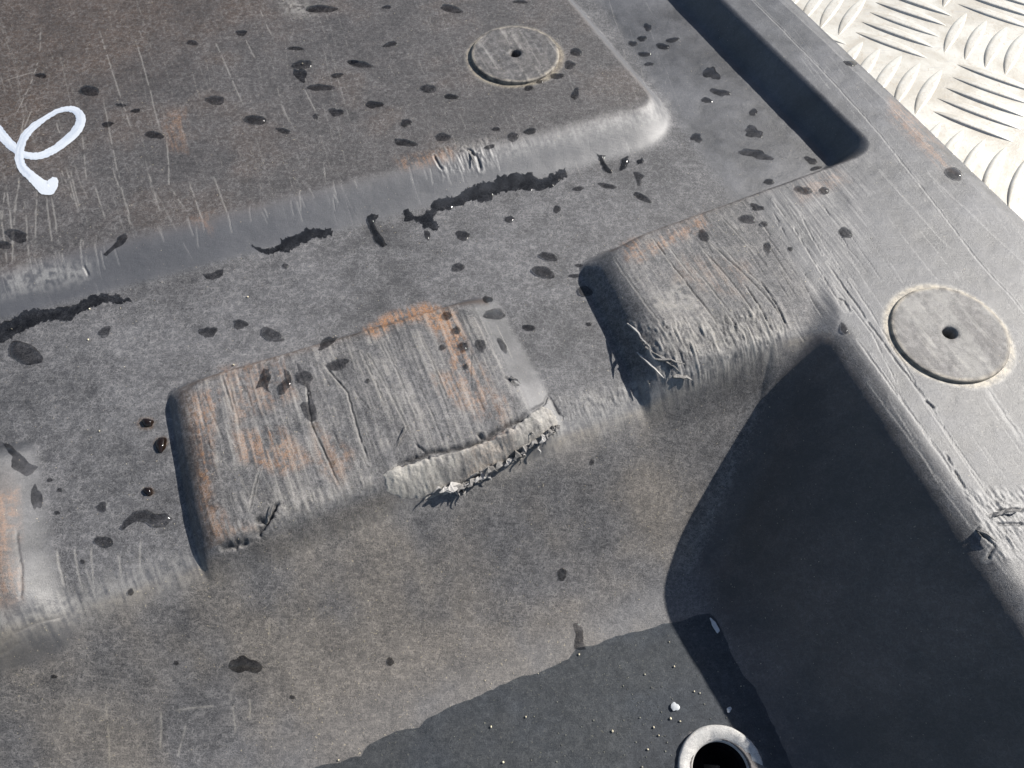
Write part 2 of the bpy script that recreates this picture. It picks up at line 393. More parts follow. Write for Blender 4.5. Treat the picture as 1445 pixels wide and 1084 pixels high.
# ring scraped round each plug
for c in (d1c, d2c):
    rr = np.hypot(X - c[0], Y - c[1])
    ang = np.arctan2(Y - c[1], X - c[0])
    wid = .0012 + .0030 * vn(ang * 1.6 + 20, 0 * ang + c[0] * 50, 3)
    ring = ss(RD + wid + .001, RD + wid * .4, rr) * (rr > RD * .9)
    pale = np.maximum(pale, ring * (.35 + .65 * ss(.35, .6, n_fine)) * (.95 if c is d2c else .55))
    khaki = np.maximum(khaki, ring * .9)
for pl, am in [([(905, 420), (960, 395), (1000, 420), (1010, 460), (960, 455), (920, 440)], .5), ([(800, 560), (915, 535), (920, 552), (810, 590)], .5), ([(0, 385), (60, 372), (130, 372), (120, 395), (0, 420)], .5),
               ([(640, 205), (760, 195), (900, 150), (940, 145), (940, 165), (700, 225)], .35), ([(70, 850), (120, 830), (260, 790), (260, 800), (90, 870)], .5), ([(1380, 700), (1460, 690), (1460, 760), (1390, 740)], .6),
               ([(380, 700), (540, 660), (540, 692), (380, 735)], .4), ([(395, 0), (430, 0), (440, 22), (400, 15)], .6)]:
    pale = np.maximum(pale, am * poly_mask(pl, 14) * ss(.35, .65, n_fine * .6 + st_fine * .4))
pale = pale * (1 - groove_dark); orange = orange * (1 - .7 * groove_dark)
# smoother, cleaner plastic on the sloping sides and the rim
dust = dust + .16 * lipG  # lip's highlight painted into the dust mask as well
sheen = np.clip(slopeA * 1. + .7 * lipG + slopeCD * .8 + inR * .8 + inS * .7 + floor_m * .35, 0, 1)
dust = dust * (1 - floor_m) + floor_m * (.56 + .25 * (n_mid - .5))
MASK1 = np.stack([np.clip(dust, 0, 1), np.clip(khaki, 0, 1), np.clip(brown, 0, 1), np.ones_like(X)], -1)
MASK2 = np.stack([np.clip(orange, 0, 1), np.clip(pale, 0, 1), sheen, np.ones_like(X)], -1)

# ------------------------------------------------------------------ materials
def newmat(name):
    m = bpy.data.materials.new(name); m.use_nodes = True
    nt = m.node_tree; nt.nodes.clear()
    return m, nt

class N:
    def __init__(s, nt): s.nt = nt
    def n(s, t, **kw):
        o = s.nt.nodes.new(t)
        for k, v in kw.items(): setattr(o, k, v)
        return o
    def l(s, a, b): s.nt.links.new(a, b)
    def mix(s, fac, a, b, blend='MIX'):
        o = s.n("ShaderNodeMix", data_type='RGBA', blend_type=blend)
        for inp, v in ((o.inputs[0], fac), (o.inputs[6], a), (o.inputs[7], b)):
            if hasattr(v, 'is_output'): s.l(v, inp)
            elif isinstance(v, (int, float)): inp.default_value = v
            else: inp.default_value = (*v, 1)
        return o.outputs[2]
    def math(s, op, a, b=0.0, clamp=False):
        o = s.n("ShaderNodeMath", operation=op); o.use_clamp = clamp
        for inp, v in ((o.inputs[0], a), (o.inputs[1], b)):
            if hasattr(v, 'is_output'): s.l(v, inp)
            else: inp.default_value = v
        return o.outputs[0]
    def noise(s, co, scale, detail=4, rough=.6, dist=0.0):
        o = s.n("ShaderNodeTexNoise"); o.inputs['Scale'].default_value = scale; o.inputs['Detail'].default_value = detail
        o.inputs['Roughness'].default_value = rough; o.inputs['Distortion'].default_value = dist
        s.l(co, o.inputs['Vector']); return o.outputs[0]
    def ramp(s, v, a, b, lo=0.0, hi=1.0):
        o = s.n("ShaderNodeMapRange"); o.interpolation_type = 'SMOOTHSTEP'
        s.l(v, o.inputs[0])
        for i, q in zip((1, 2, 3, 4), (a, b, lo, hi)): o.inputs[i].default_value = q
        return o.outputs[0]
    def mapping(s, co, rotz, scale):
        o = s.n("ShaderNodeMapping"); o.inputs['Rotation'].default_value = (0, 0, rotz); o.inputs['Scale'].default_value = scale
        s.l(co, o.inputs[0]); return o.outputs[0]

def liner_material(name, masks=True, const=(.5, .2, 0, 0, 0, .3), palecol=(.44, .43, .41)):
    m, nt = newmat(name); k = N(nt)
    co = k.n("ShaderNodeTexCoord").outputs['Object']
    if masks:
        a1 = k.n("ShaderNodeAttribute", attribute_name="wear_light_a"); a2 = k.n("ShaderNodeAttribute", attribute_name="wear_light_b")
        s1 = k.n("ShaderNodeSeparateColor"); s2 = k.n("ShaderNodeSeparateColor")
        k.l(a1.outputs['Color'], s1.inputs[0]); k.l(a2.outputs['Color'], s2.inputs[0])
        dust, khaki, brown = s1.outputs; orange, pale, sheen = s2.outputs
    else:
        def val(v):
            o = k.n("ShaderNodeValue"); o.outputs[0].default_value = v; return o.outputs[0]
        dust, khaki, brown, orange, pale, sheen = [val(v) for v in const]
    # fibrous scuffing: distorted noise in two sizes plus one drawn along the scratches
    f1 = k.noise(co, 820, 5, .72, 2.2)
    f2 = k.noise(co, 2100, 3, .75, 1.6)
    strd = k.noise(k.mapping(co, -YA, (60, 1500, 200)), 1.0, 4, .65, .2)
    mott = k.noise(co, 130, 5, .65, .6)
    fib = k.math('ADD', k.math('ADD', k.math('MULTIPLY', f1, .46), k.math('MULTIPLY', f2, .52)), k.math('ADD', k.math('MULTIPLY', strd, .10), k.math('MULTIPLY', mott, .09)))
    fib = k.math('SUBTRACT', fib, .59)
    wn = k.n("ShaderNodeTexNoise"); wn.inputs['Scale'].default_value = 420; wn.inputs['Detail'].default_value = 2; k.l(co, wn.inputs['Vector'])
    wm = k.n("ShaderNodeVectorMath", operation='MULTIPLY_ADD'); k.l(wn.outputs['Color'], wm.inputs[0]); wm.inputs[1].default_value = (.0034, .0034, .0034); k.l(co, wm.inputs[2])
    hair = None
    for sc_, th_ in ((520, .15), (900, .18)):
        vo = k.n("ShaderNodeTexVoronoi", feature='DISTANCE_TO_EDGE'); vo.inputs['Scale'].default_value = sc_; k.l(wm.outputs[0], vo.inputs['Vector'])
        ln = k.ramp(vo.outputs['Distance'], 0, th_, 1, 0)
        hair = ln if hair is None else k.math('MAXIMUM', hair, k.math('MULTIPLY', ln, .7))
    hair = k.math('MULTIPLY', hair, k.ramp(k.noise(co, 420, 3, .7, .5), .36, .64))
    hair = k.math('MULTIPLY', hair, k.math('SUBTRACT', 1.0, k.math('MULTIPLY', sheen, .92)))
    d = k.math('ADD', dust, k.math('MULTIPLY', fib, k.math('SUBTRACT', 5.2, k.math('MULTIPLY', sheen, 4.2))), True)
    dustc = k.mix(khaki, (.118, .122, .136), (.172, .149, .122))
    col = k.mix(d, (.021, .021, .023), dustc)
    col = k.mix(k.math('MULTIPLY', brown, .8, True), col, k.mix(d, (.020, .012, .007), (.108, .064, .038)))
    og = k.math('MULTIPLY', orange, k.ramp(k.math('ADD', k.math('MULTIPLY', f1, .5), k.math('MULTIPLY', f2, .5)), .40, .56), True)
    col = k.mix(og, col, k.mix(f2, (.22, .095, .035), (.42, .21, .085)))
    pl = k.math('MULTIPLY', pale, k.ramp(f2, .30, .58, .35, 1.0), True)
    col = k.mix(pl, col, k.mix(khaki, palecol, (.42, .36, .26)))
    col = k.mix(k.math('MULTIPLY', hair, k.math('MULTIPLY', k.math('ADD', dust, .2), .66), True), col, k.mix(khaki, (.30, .30, .31), (.36, .31, .25)))
    fleck = k.math('GREATER_THAN', k.noise(co, 1100, 1, .5, 0), k.math('SUBTRACT', .79, k.math('MULTIPLY', khaki, .10)))
    col = k.mix(k.math('MULTIPLY', fleck, .6), col, (.42, .36, .25))
    b = k.n("ShaderNodeBsdfPrincipled")
    k.l(col, b.inputs['Base Color'])
    rgh = k.math('ADD', k.math('SUBTRACT', .55, k.math('MULTIPLY', sheen, .08)), k.math('MULTIPLY', d, .12))
    k.l(rgh, b.inputs['Roughness'])
    k.l(k.math('ADD', .68, k.math('MULTIPLY', sheen, .45)), b.inputs['Specular IOR Level'])
    bp = k.n("ShaderNodeBump"); bp.inputs['Distance'].default_value = .0004
    k.l(k.math('SUBTRACT', .75, k.math('MULTIPLY', sheen, .40)), bp.inputs['Strength'])
    hh = k.math('ADD', k.math('ADD', k.math('MULTIPLY', f2, .5), k.math('MULTIPLY', f1, .8)), k.math('MULTIPLY', strd, .35))
    k.l(hh, bp.inputs['Height']); k.l(bp.outputs[0], b.inputs['Normal'])
    o = k.n("ShaderNodeOutputMaterial"); k.l(b.outputs[0], o.inputs[0])
    return m

M_liner = liner_material("scuffed_black_plastic")
M_lip = liner_material("torn_plastic_pale", False, (.9, .2, 0, .03, .75, .2), (.50, .49, .48))
M_burr = liner_material("torn_plastic_dark", False, (.5, .3, .1, .0, .25, .2))
M_ring = liner_material("cut_plastic_white", False, (.95, .2, 0, 0, .95, .1), (.62, .62, .61))

def simple(name, col, rough=.5, var=.25, scale=800, bump=0.0, spec=.5):
    m, nt = newmat(name); k = N(nt)
    co = k.n("ShaderNodeTexCoord").outputs['Object']
    n = k.noise(co, scale, 4, .6, .4)
    c = k.mix(k.ramp(n, .3, .7), tuple(v * (1 - var) for v in col), tuple(min(1, v * (1 + var)) for v in col))
    b = k.n("ShaderNodeBsdfPrincipled"); k.l(c, b.inputs['Base Color']); b.inputs['Roughness'].default_value = rough
    b.inputs['Specular IOR Level'].default_value = spec
    if bump:
        bp = k.n("ShaderNodeBump"); bp.inputs['Strength'].default_value = bump; bp.inputs['Distance'].default_value = .0003
        k.l(n, bp.inputs['Height']); k.l(bp.outputs[0], b.inputs['Normal'])
    o = k.n("ShaderNodeOutputMaterial"); k.l(b.outputs[0], o.inputs[0])
    return m

def water_material(name, tint, rough=.07, var=.2):
    m, nt = newmat(name); k = N(nt)
    tr = k.n("ShaderNodeBsdfTransparent")
    co = k.n("ShaderNodeTexCoord").outputs['Object']
    k.l(k.mix(k.ramp(k.noise(co, 240, 4, .6, .4), .35, .7), tuple(v * (1 - var) for v in tint), tuple(min(1, v * (1 + var)) for v in tint)), tr.inputs[0])
    oi = k.n("ShaderNodeObjectInfo")                           # some drops are thicker and darker than others
    old = tr.inputs[0].links[0].from_socket
    k.l(k.mix(k.math('MULTIPLY', oi.outputs['Random'], 1.0 if var > .1 else 0.0), old, (.80, .80, .80), 'MULTIPLY'), tr.inputs[0])
    gl = k.n("ShaderNodeBsdfGlossy"); gl.inputs['Roughness'].default_value = rough
    fr = k.n("ShaderNodeFresnel"); fr.inputs['IOR'].default_value = 1.33
    mx = k.n("ShaderNodeMixShader")
    geo = k.n("ShaderNodeNewGeometry")                      # from below the film does not mirror: it lies on the plastic
    k.l(k.math('MULTIPLY', fr.outputs[0], k.math('SUBTRACT', 1.0, geo.outputs['Backfacing'])), mx.inputs[0]); k.l(tr.outputs[0], mx.inputs[1]); k.l(gl.outputs[0], mx.inputs[2])
    o = k.n("ShaderNodeOutputMaterial"); k.l(mx.outputs[0], o.inputs[0])
    return m

M_drop = water_material("water_drop", (.62, .62, .63))
M_streak = water_material("water_streak", (.42, .43, .45))
M_puddle = water_material("puddle_water", (.60, .635, .67), .02, .05)
M_rustdrop = simple("rusty_wet_bead", (.012, .0075, .0055), .10, .4, 900)
def paint_material():
    m, nt = newmat("white_paint_pen"); k = N(nt)
    at = k.n("ShaderNodeAttribute", attribute_name="cover").outputs['Fac']
    co = k.n("ShaderNodeTexCoord").outputs['Object']
    nz = k.noise(co, 1500, 3, .6, .4)
    c = k.mix(k.math('ADD', at, k.math('MULTIPLY', k.math('SUBTRACT', nz, .5), .5), True), (.24, .30, .41), (.54, .575, .62))
    b = k.n("ShaderNodeBsdfPrincipled"); k.l(c, b.inputs['Base Color']); b.inputs['Roughness'].default_value = .45
    bp = k.n("ShaderNodeBump"); bp.inputs['Strength'].default_value = .3; bp.inputs['Distance'].default_value = .0003
    k.l(nz, bp.inputs['Height']); k.l(bp.outputs[0], b.inputs['Normal'])
    o = k.n("ShaderNodeOutputMaterial"); k.l(b.outputs[0], o.inputs[0])
    return m
M_paint = paint_material()
M_bore = simple("wet_black_plastic", (.012, .012, .014), .15, .3, 500)
M_sand = simple("sand_grain", (.62, .55, .40), .6, .4, 300)
M_flake_glint = simple("flake_and_glint", (.42, .44, .46), .5, .1, 900)

def plate_material():
    m, nt = newmat("worn_cream_tread_plate"); k = N(nt)
    co = k.n("ShaderNodeTexCoord").outputs['Object']
    n1 = k.noise(co, 45, 6, .65, .5); n2 = k.noise(co, 350, 5, .7, 1.0); n3 = k.noise(k.mapping(co, .9, (40, 700, 100)), 1.0, 4, .6)
    c = k.mix(k.ramp(n1, .35, .7), (.63, .61, .55), (.45, .415, .35))
    c = k.mix(k.math('MULTIPLY', k.ramp(n2, .54, .70), .6), c, (.42, .34, .25))
    c = k.mix(k.math('MULTIPLY', k.ramp(n3, .56, .70), .5), c, (.42, .41, .40))
    b = k.n("ShaderNodeBsdfPrincipled"); k.l(c, b.inputs['Base Color']); b.inputs['Roughness'].default_value = .42
    b.inputs['Metallic'].default_value = .12
    bp = k.n("ShaderNodeBump"); bp.inputs['Strength'].default_value = .35; bp.inputs['Distance'].default_value = .0004
    k.l(n2, bp.inputs['Height']); k.l(bp.outputs[0], b.inputs['Normal'])
    o = k.n("ShaderNodeOutputMaterial"); k.l(b.outputs[0], o.inputs[0])
    return m
M_plate = plate_material()

# ------------------------------------------------------------------ object helpers
def link(o): C.collection.objects.link(o); return o
def tag(o, label, cat, group=None, kind=None):
    if label: o['label'] = label
    if cat: o['category'] = cat
    if group: o['group'] = group
    if kind: o['kind'] = kind
    return o
def empty(name, loc):
    o = bpy.data.objects.new(name, None); o.location = loc; o.empty_display_size = .01
    return link(o)
def mesh_obj(name, verts, faces, mat, parent=None, origin=None, smooth=True):
    """verts in world metres; a child sits at its parent's origin unless an origin is given"""
    v = np.asarray(verts, float)
    base = np.array(parent.location) if parent is not None else np.zeros(3)
    if parent is not None and parent.parent is not None: base = base + np.array(parent.parent.location)
    org = np.array(origin) if origin is not None else base
    me = bpy.data.meshes.new(name)
    me.from_pydata((v - org).tolist(), [], [list(map(int, f)) for f in faces])
    me.materials.append(mat)
    if smooth: me.polygons.foreach_set('use_smooth', np.ones(len(me.polygons), bool))
    me.update()
    o = link(bpy.data.objects.new(name, me))
    if parent is not None: o.parent = parent
    o.location = org - base
    return o

# ------------------------------------------------------------------ the liner
L0 = np.array([0.0, 0.20, -HF])
liner = empty("bed_liner", L0)
tag(liner, "black plastic vehicle bed liner, scuffed, scratched and dusty, filling the picture", "bed liner")

RIM_E = line((1214, 232), (1188, 480), 0, (1300, 300))
def regions(Xr, Yr, Fr, Zr):
    r = np.ones(Xr.shape, np.int8)                                     # 1 channel
    r[Fr['tA'] > .02] = 0                                              # 0 raised panel
    r[(Fr['tC'] > .02)] = 4
    r[(Fr['tD'] > .02)] = 2
    e = (Fr['tE'] > .02) | (Fr['bF'] > .02 * HB)
    r[e & (Fr['bE'] >= Fr['bF'])] = 3
    rim = (Fr['bF'] > .02 * HB) & ((Fr['bF'] >= Fr['bE']) | (RIM_E(Xr, Yr) > 0))
    rim |= (RIM_E(Xr, Yr) > 0) & (Fr['tE'] > .02)
    r[rim] = 5
    bas = (Fr['basin'] < Fr['top'] - .0005) & ~((Fr['tD'] > .02) & (Fr['dG'] < .006)) & ~((Fr['tC'] > .02) & (Fr['dG'] < .004))
    r[bas & (Fr['zG'] >= Fr['zS'])] = 6
    r[bas & (Fr['zG'] < Fr['zS'])] = 7
    r[bas & (Zr < -HF + .0045)] = 8
    return r
PARTS = ["raised_panel", "channel", "raised_block", "raised_block", "raised_block", "rim", "front_wall", "side_wall", "floor"]
PLABEL = {2: "middle raised block with orange dust and a torn pale front lip", 3: "right raised block with deep scratches, joined to the rim", 4: "raised block cut by the left picture edge"}

def part_mesh(name, V, Q4, m1, m2, label):
    used = np.unique(Q4); remap = np.full(V.shape[0], -1, np.int64); remap[used] = np.arange(len(used))
    q = remap[Q4]; nv, nf = len(used), len(q)
    me = bpy.data.meshes.new(name)
    me.vertices.add(nv); me.loops.add(nf * 4); me.polygons.add(nf)
    me.vertices.foreach_set('co', (V[used] - L0).astype(np.float32).ravel())
    me.loops.foreach_set('vertex_index', q.astype(np.int32).ravel())
    me.polygons.foreach_set('loop_start', (np.arange(nf) * 4).astype(np.int32))
    me.polygons.foreach_set('use_smooth', np.ones(nf, bool))
    for an, arr in (("wear_light_a", m1), ("wear_light_b", m2)):
        at = me.attributes.new(an, 'FLOAT_COLOR', 'POINT'); at.data.foreach_set('color', arr[used].astype(np.float32).ravel())
    me.materials.append(M_liner); me.update(calc_edges=True)
    o = link(bpy.data.objects.new(name, me)); o.parent = liner
    if label: o['label'] = label
    return o

def quads(ny, nx):
    i = np.arange(ny * nx).reshape(ny, nx)
    return np.stack([i[:-1, :-1], i[:-1, 1:], i[1:, 1:], i[1:, :-1]], -1)

ny, nx = X.shape
reg = regions(X, Y, F, Z0)
q = quads(ny, nx)
keep = (PX > -110) & (PX < 1555) & (PY > -110) & (PY < 1190)
vis = keep[:-1, :-1] & (Z[:-1, :-1] > -.034) | keep[:-1, :-1] & (F['dO'][:-1, :-1] > .01)
# coarse sheet round the fine one
cs = .004
cgx = np.arange(-.62, .52, cs); cgy = np.arange(-.30, .66, cs)
CX, CY = np.meshgrid(cgx, cgy)
CZ, CF = smooth_height(CX, CY)
CPX, CPY = project(CX, CY, CZ)
front = CY > .01
cin = front & (CPX > -75) & (CPX < 1520) & (CPY > -75) & (CPY < 1150)
creg = regions(CX, CY, CF, CZ)
cq = quads(*CX.shape)
ck = ~(cin[:-1, :-1] & cin[1:, :-1] & cin[:-1, 1:] & cin[1:, 1:]) & (CF['dO'][:-1, :-1] > -.004)
nfine = nx * ny
V = np.concatenate([np.stack([X, Y, Z], -1).reshape(-1, 3), np.stack([CX, CY, CZ - .0012], -1).reshape(-1, 3)])
cm1 = np.tile(np.array([.34, .3, .3, 1.]), (CX.size, 1)); cm2 = np.tile(np.array([0., .05, .3, 1.]), (CX.size, 1))
m1 = np.concatenate([MASK1.reshape(-1, 4), cm1]); m2 = np.concatenate([MASK2.reshape(-1, 4), cm2])
for r, nm in enumerate(PARTS):
    qq = np.concatenate([q[vis & (reg[:-1, :-1] == r)], cq[ck & (creg[:-1, :-1] == r)] + nfine])
    part_mesh(nm, V, qq, m1, m2, PLABEL.get(r))

# ------------------------------------------------------------------ plugs in the liner
def lathe(profile, seg=72):
    v = []; f = []
    for r, z in profile:
        for k in range(seg):
            a = 2 * math.pi * k / seg
            v.append((r * math.cos(a), r * math.sin(a), z))
    for i in range(len(profile) - 1):
        for k in range(seg):
            f.append((i * seg + k, i * seg + (k + 1) % seg, (i + 1) * seg + (k + 1) % seg, (i + 1) * seg + k))
    return np.array(v), f
prof = [(RD, -.003), (RD, .0010), (RD - .0002, .0014), (RD - .0006, .0016)] + [(r_, .00165) for r_ in np.linspace(RD - .0012, .0045, 44)] + [(.0033, .0015), (.0028, .0010), (.0026, -.004)]
for c, z, lab, pale_, dust_, br in ((d1c, -HB + HA, "grey round plug with a small hole on the raised panel", .06, .34, .3), (d2c, -.0002, "pale scratched round plug with a small hole on the rim", .42, .56, .0)):
    v, f = lathe(prof, 110)
    v[:, 2] += (.012 if c is d1c else .008) * v[:, 0] * (-1 if c is d1c else 1)
    W_ = v + [c[0], c[1], z]
    o = mesh_obj("round_plug", W_, f, M_liner, liner)
    o['label'] = lab
    p_ = W_[:, 0] * ca + W_[:, 1] * sa; q_ = -W_[:, 0] * sa + W_[:, 1] * ca
    s1_ = fbm(q_ / .0009 + 70, p_ / .016 + 70, 1, 3); s2_ = fbm(q_ / .006 + 30, p_ / .03 + 30, 3, 3); s3_ = fbm(W_[:, 0] / .0022, W_[:, 1] / .0022, 5, 3)
    edge = ss(RD - .0022, RD - .0006, np.hypot(v[:, 0], v[:, 1]))
    pl_ = np.clip(pale_ * (.25 + 1.3 * ss(.32, .70, s2_ * .6 + s3_ * .4)) * (.75 + .5 * (s1_ - .3)) + .45 * edge * ss(.3, .6, s3_) + .3 * ss(.62, .75, s1_), 0, 1)
    du_ = np.clip(dust_ + .6 * (s1_ - .5) + 1.0 * (s3_ - .5), 0, 1)
    one = np.ones(len(v))
    for an, arr in (("wear_light_a", np.stack([du_, .25 + .5 * edge, br * ss(.45, .6, s2_) + .2 * ss(.6, .4, s2_), one], -1)), ("wear_light_b", np.stack([0 * one, pl_, .25 * one, one], -1))):
        at = o.data.attributes.new(an, 'FLOAT_COLOR', 'POINT'); at.data.foreach_set('color', arr.astype(np.float32).ravel())

# drain opening in the floor
v, f = lathe([(.0162, -.0012), (.0160, .0004), (.0154, .0008), (.0138, .0005), (.0122, -.0002), (.0110, -.0012), (.0104, -.0020), (.0103, -.0028)], 64)
rr = np.hypot(v[:, 0], v[:, 1])
v[:, 2] += np.where(rr > .0106, (fbm(v[:, 0] / .002 + 40, v[:, 1] / .002 + 40, 2) - .5) * .0016, 0)
ring = mesh_obj("drain_ring", v + [hole_c[0], hole_c[1], HZ], f, M_ring, liner, origin=(hole_c[0], hole_c[1], HZ))
ring['label'] = "white worn ring round the drain hole in the floor"
v, f = lathe([(.0103, -.0027), (.0097, -.010), (.0090, -.022), (.0002, -.023)], 48)
mesh_obj("drain_bore", v + [hole_c[0], hole_c[1], HZ], f, M_bore, ring, origin=(hole_c[0], hole_c[1], HZ))
pv = [(-.0030, -.002, -.024), (.0030, -.002, -.024), (.0026, .0025, -.024), (-.0026, .0025, -.024), (.0005, .0005, -.008)]
mesh_obj("pin", np.array(pv) + [hole_c[0] + .001, hole_c[1] + .002, HZ], [(0, 1, 4), (1, 2, 4), (2, 3, 4), (3, 0, 4)], M_burr, ring, origin=(hole_c[0], hole_c[1], HZ), smooth=False)

# ------------------------------------------------------------------ draped patches (paint, torn lip, water)
def drape(outline, inner_step, lift, dome, noise=0.0, extra=None):
    """fill a ground outline (n,2) with triangles laid on the sheet; dome = height in the middle"""
    n = len(outline)
    pts = [Vector(p) for p in outline]
    o = np.array(outline)
    lo, hi = o.min(0), o.max(0)
    gxx, gyy = np.meshgrid(np.arange(lo[0], hi[0], inner_step), np.arange(lo[1], hi[1], inner_step))
    g = np.stack([gxx.ravel(), gyy.ravel()], -1) + rng.uniform(-.2, .2, (gxx.size, 2)) * inner_step
    def edge_d(g):
        dm = np.full(len(g), 1e9); ins = np.zeros(len(g), bool)
        for i in range(n):
            a, b = o[i], o[(i + 1) % n]; L = max(((b - a) ** 2).sum(), 1e-14)
            t = np.clip(((g - a) @ (b - a)) / L, 0, 1)
            dm = np.minimum(dm, np.hypot(*(g - a - t[:, None] * (b - a)).T))
            den = b[1] - a[1] if abs(b[1] - a[1]) > 1e-12 else 1e-12
            ins ^= ((a[1] > g[:, 1]) != (b[1] > g[:, 1])) & (g[:, 0] < (b[0] - a[0]) * (g[:, 1] - a[1]) / den + a[0])
        return dm, ins
    if len(g):
        dm, ins = edge_d(g)
        g = g[ins & (dm > inner_step * .45)]
    allp = pts + [Vector(p) for p in g]
    res = delaunay_2d_cdt(allp, [(i, (i + 1) % n) for i in range(n)], [], 1, 1e-7)
    vv = np.array([tuple(p) for p in res[0]])
    ff = []
    for f in res[2]:                                       # every triangle faces up
        a, b, c = vv[f[0]], vv[f[1]], vv[f[2]]
        ff.append(tuple(f) if (b[0] - a[0]) * (c[1] - a[1]) - (b[1] - a[1]) * (c[0] - a[0]) > 0 else tuple(f)[::-1])
    if not len(ff): return None
    dm, _ = edge_d(vv)
    R = max(dm.max(), 1e-6)
    # interior of the outline only rises as far as water or torn plastic would
    t = np.clip(dm / (R * .9), 0, 1)
    z = H_lookup(Zs, vv[:, 0], vv[:, 1]) + lift + dome * np.sqrt(1 - (1 - t) ** 2)
    if extra is not None: z = extra(vv, dm, z)
    return np.column_stack([vv, z]), ff

def blob_outline(cx, cy, w, h, ang, rough, seed, n=26):
    r = random.Random(seed)
    a = math.radians(ang)
    ph = [r.uniform(0, 6.28) for _ in range(4)]
    P_ = []
    for k in range(n):
        t = 2 * math.pi * k / n
        m = 1 + rough * (.5 * math.sin(2 * t + ph[0]) + .5 * math.sin(3 * t + ph[1]) + .3 * math.sin(5 * t + ph[2]) + .2 * math.sin(7 * t + ph[3]))
        x = .5 * w * math.cos(t) * m; y = .5 * h * math.sin(t) * m
        P_.append((cx + x * math.cos(a) - y * math.sin(a), cy + x * math.sin(a) + y * math.cos(a)))
    return P_

def rag(poly, amp, step, seed):
    """subdivide a photo outline and make it uneven"""
    r = random.Random(seed); out = []
    n = len(poly)
    for i in range(n):
        a, b = poly[i], poly[(i + 1) % n]
        L = math.hypot(b[0] - a[0], b[1] - a[1]); k = max(1, int(L / step))
        for j in range(k):
            t = j / k
            out.append((a[0] + (b[0] - a[0]) * t + r.uniform(-amp, amp), a[1] + (b[1] - a[1]) * t + r.uniform(-amp, amp)))
    return out

def to_ground(poly): return hit([p[0] for p in poly], [p[1] for p in poly], Zs)

# paint-pen loop
def ribbon(pts, widths, lift0, sub=6):
    P_ = np.array(pts, float); W_ = np.array(widths, float)
    # Catmull-Rom through the photo points
    cs_, ws_ = [], []
    for i in range(len(P_) - 1):
        p0, p1, p2, p3 = P_[max(i - 1, 0)], P_[i], P_[i + 1], P_[min(i + 2, len(P_) - 1)]
        for j in range(sub):
            t = j / sub
            cs_.append(.5 * (2 * p1 + (p2 - p0) * t + (2 * p0 - 5 * p1 + 4 * p2 - p3) * t ** 2 + (-p0 + 3 * p1 - 3 * p2 + p3) * t ** 3))
            ws_.append(W_[i] * (1 - t) + W_[i + 1] * t)
    cs_.append(P_[-1]); ws_.append(W_[-1])
    cs_ = np.array(cs_); ws_ = np.array(ws_)
    tg = np.gradient(cs_, axis=0); tg /= np.linalg.norm(tg, axis=1)[:, None]
    nn = np.stack([-tg[:, 1], tg[:, 0]], -1)
    V_, F_ = [], []
    K = 7
    for i in range(len(cs_)):
        for j in range(K):
            s = (j / (K - 1) - .5)
            jit = 0 if 0 < j < K - 1 else random.uniform(-.6, .6)
            V_.append(cs_[i] + nn[i] * (s * ws_[i] + jit))
    g = to_ground(V_)
    z = H_lookup(Zs, g[:, 0], g[:, 1])
    prof_ = np.array([0, .00003, .00004, .00004, .00004, .00003, 0])
    z = z + lift0 + np.tile(prof_, len(cs_)) + np.repeat(np.linspace(0, .00012, len(cs_)), K)
    for i in range(len(cs_) - 1):
        for j in range(K - 1):
            F_.append((i * K + j, i * K + j + 1, (i + 1) * K + j + 1, (i + 1) * K + j))
    return np.column_stack([g, z]), F_
q6 = 6.775
loop = [(-30, 350), (40, 440), (120, 520), (190, 580), (270, 612), (370, 615), (470, 580), (570, 520), (680, 430), (755, 340), (775, 255), (735, 190), (660, 165), (560, 185), (440, 250), (330, 330), (240, 430), (195, 540), (190, 650), (220, 730), (290, 800), (370, 870), (430, 915), (480, 915), (515, 860), (525, 820)]
wid = [16, 16, 14, 11, 10.5, 11, 12, 13, 14, 15, 15, 12, 9, 7, 8, 11, 12.5, 13, 14, 14, 15, 18, 22, 22, 15, 7]
v, f = ribbon([(x / q6, 130 + y / q6) for x, y in loop], [w_ * .92 for w_ in wid], .00012)
pm = mesh_obj("paint_mark", v, f, M_paint, liner)
n_along = len(v) // 7
aa, bb = np.meshgrid(np.arange(n_along), np.arange(7), indexing='ij')
pk = (.35 + .9 * vn(bb.ravel() * 1.1 + 3, aa.ravel() * .06 + 5, 2) + .35 * (vn(bb.ravel() * 1.7, aa.ravel() * .5, 4) - .5))
pk = np.clip(np.where(aa.ravel() > n_along * .80, 1, pk), 0, 1)
at = pm.data.attributes.new("cover", 'FLOAT_COLOR', 'POINT'); at.data.foreach_set('color', np.stack([pk, pk, pk, np.ones_like(pk)], -1).astype(np.float32).ravel())
pm['label'] = "white paint-pen loop on the raised panel"

# torn lip on the middle block
lip_poly = [(541, 672), (552, 662), (580, 655), (612, 645), (650, 637), (690, 622), (728, 602), (746, 588), (764, 574), (780, 580), (788, 596), (785, 610), (762, 624), (735, 640), (708, 658), (684, 676), (655, 688), (625, 699), (598, 704), (566, 703), (546, 692)]
lo = to_ground(rag(lip_poly, 1.8, 4, 4))
def lip_relief(vv, dm, z):
    p = vv[:, 0] * ca + vv[:, 1] * sa; q_ = -vv[:, 0] * sa + vv[:, 1] * ca
    r1 = fbm(q_ / .0007 + 50, p / .005 + 50, 2, 3); r2 = fbm(vv[:, 0] / .0016 + 90, vv[:, 1] / .0016 + 90, 5, 3)
    return z + np.clip(dm / .0012, 0, 1) * ((r1 - .5) * .0004 + (np.abs(r2 - .5) - .15) * -.0014 + (fbm(vv[:, 0] / .006 + 9, vv[:, 1] / .006 + 9, 1, 2) - .5) * .0026)
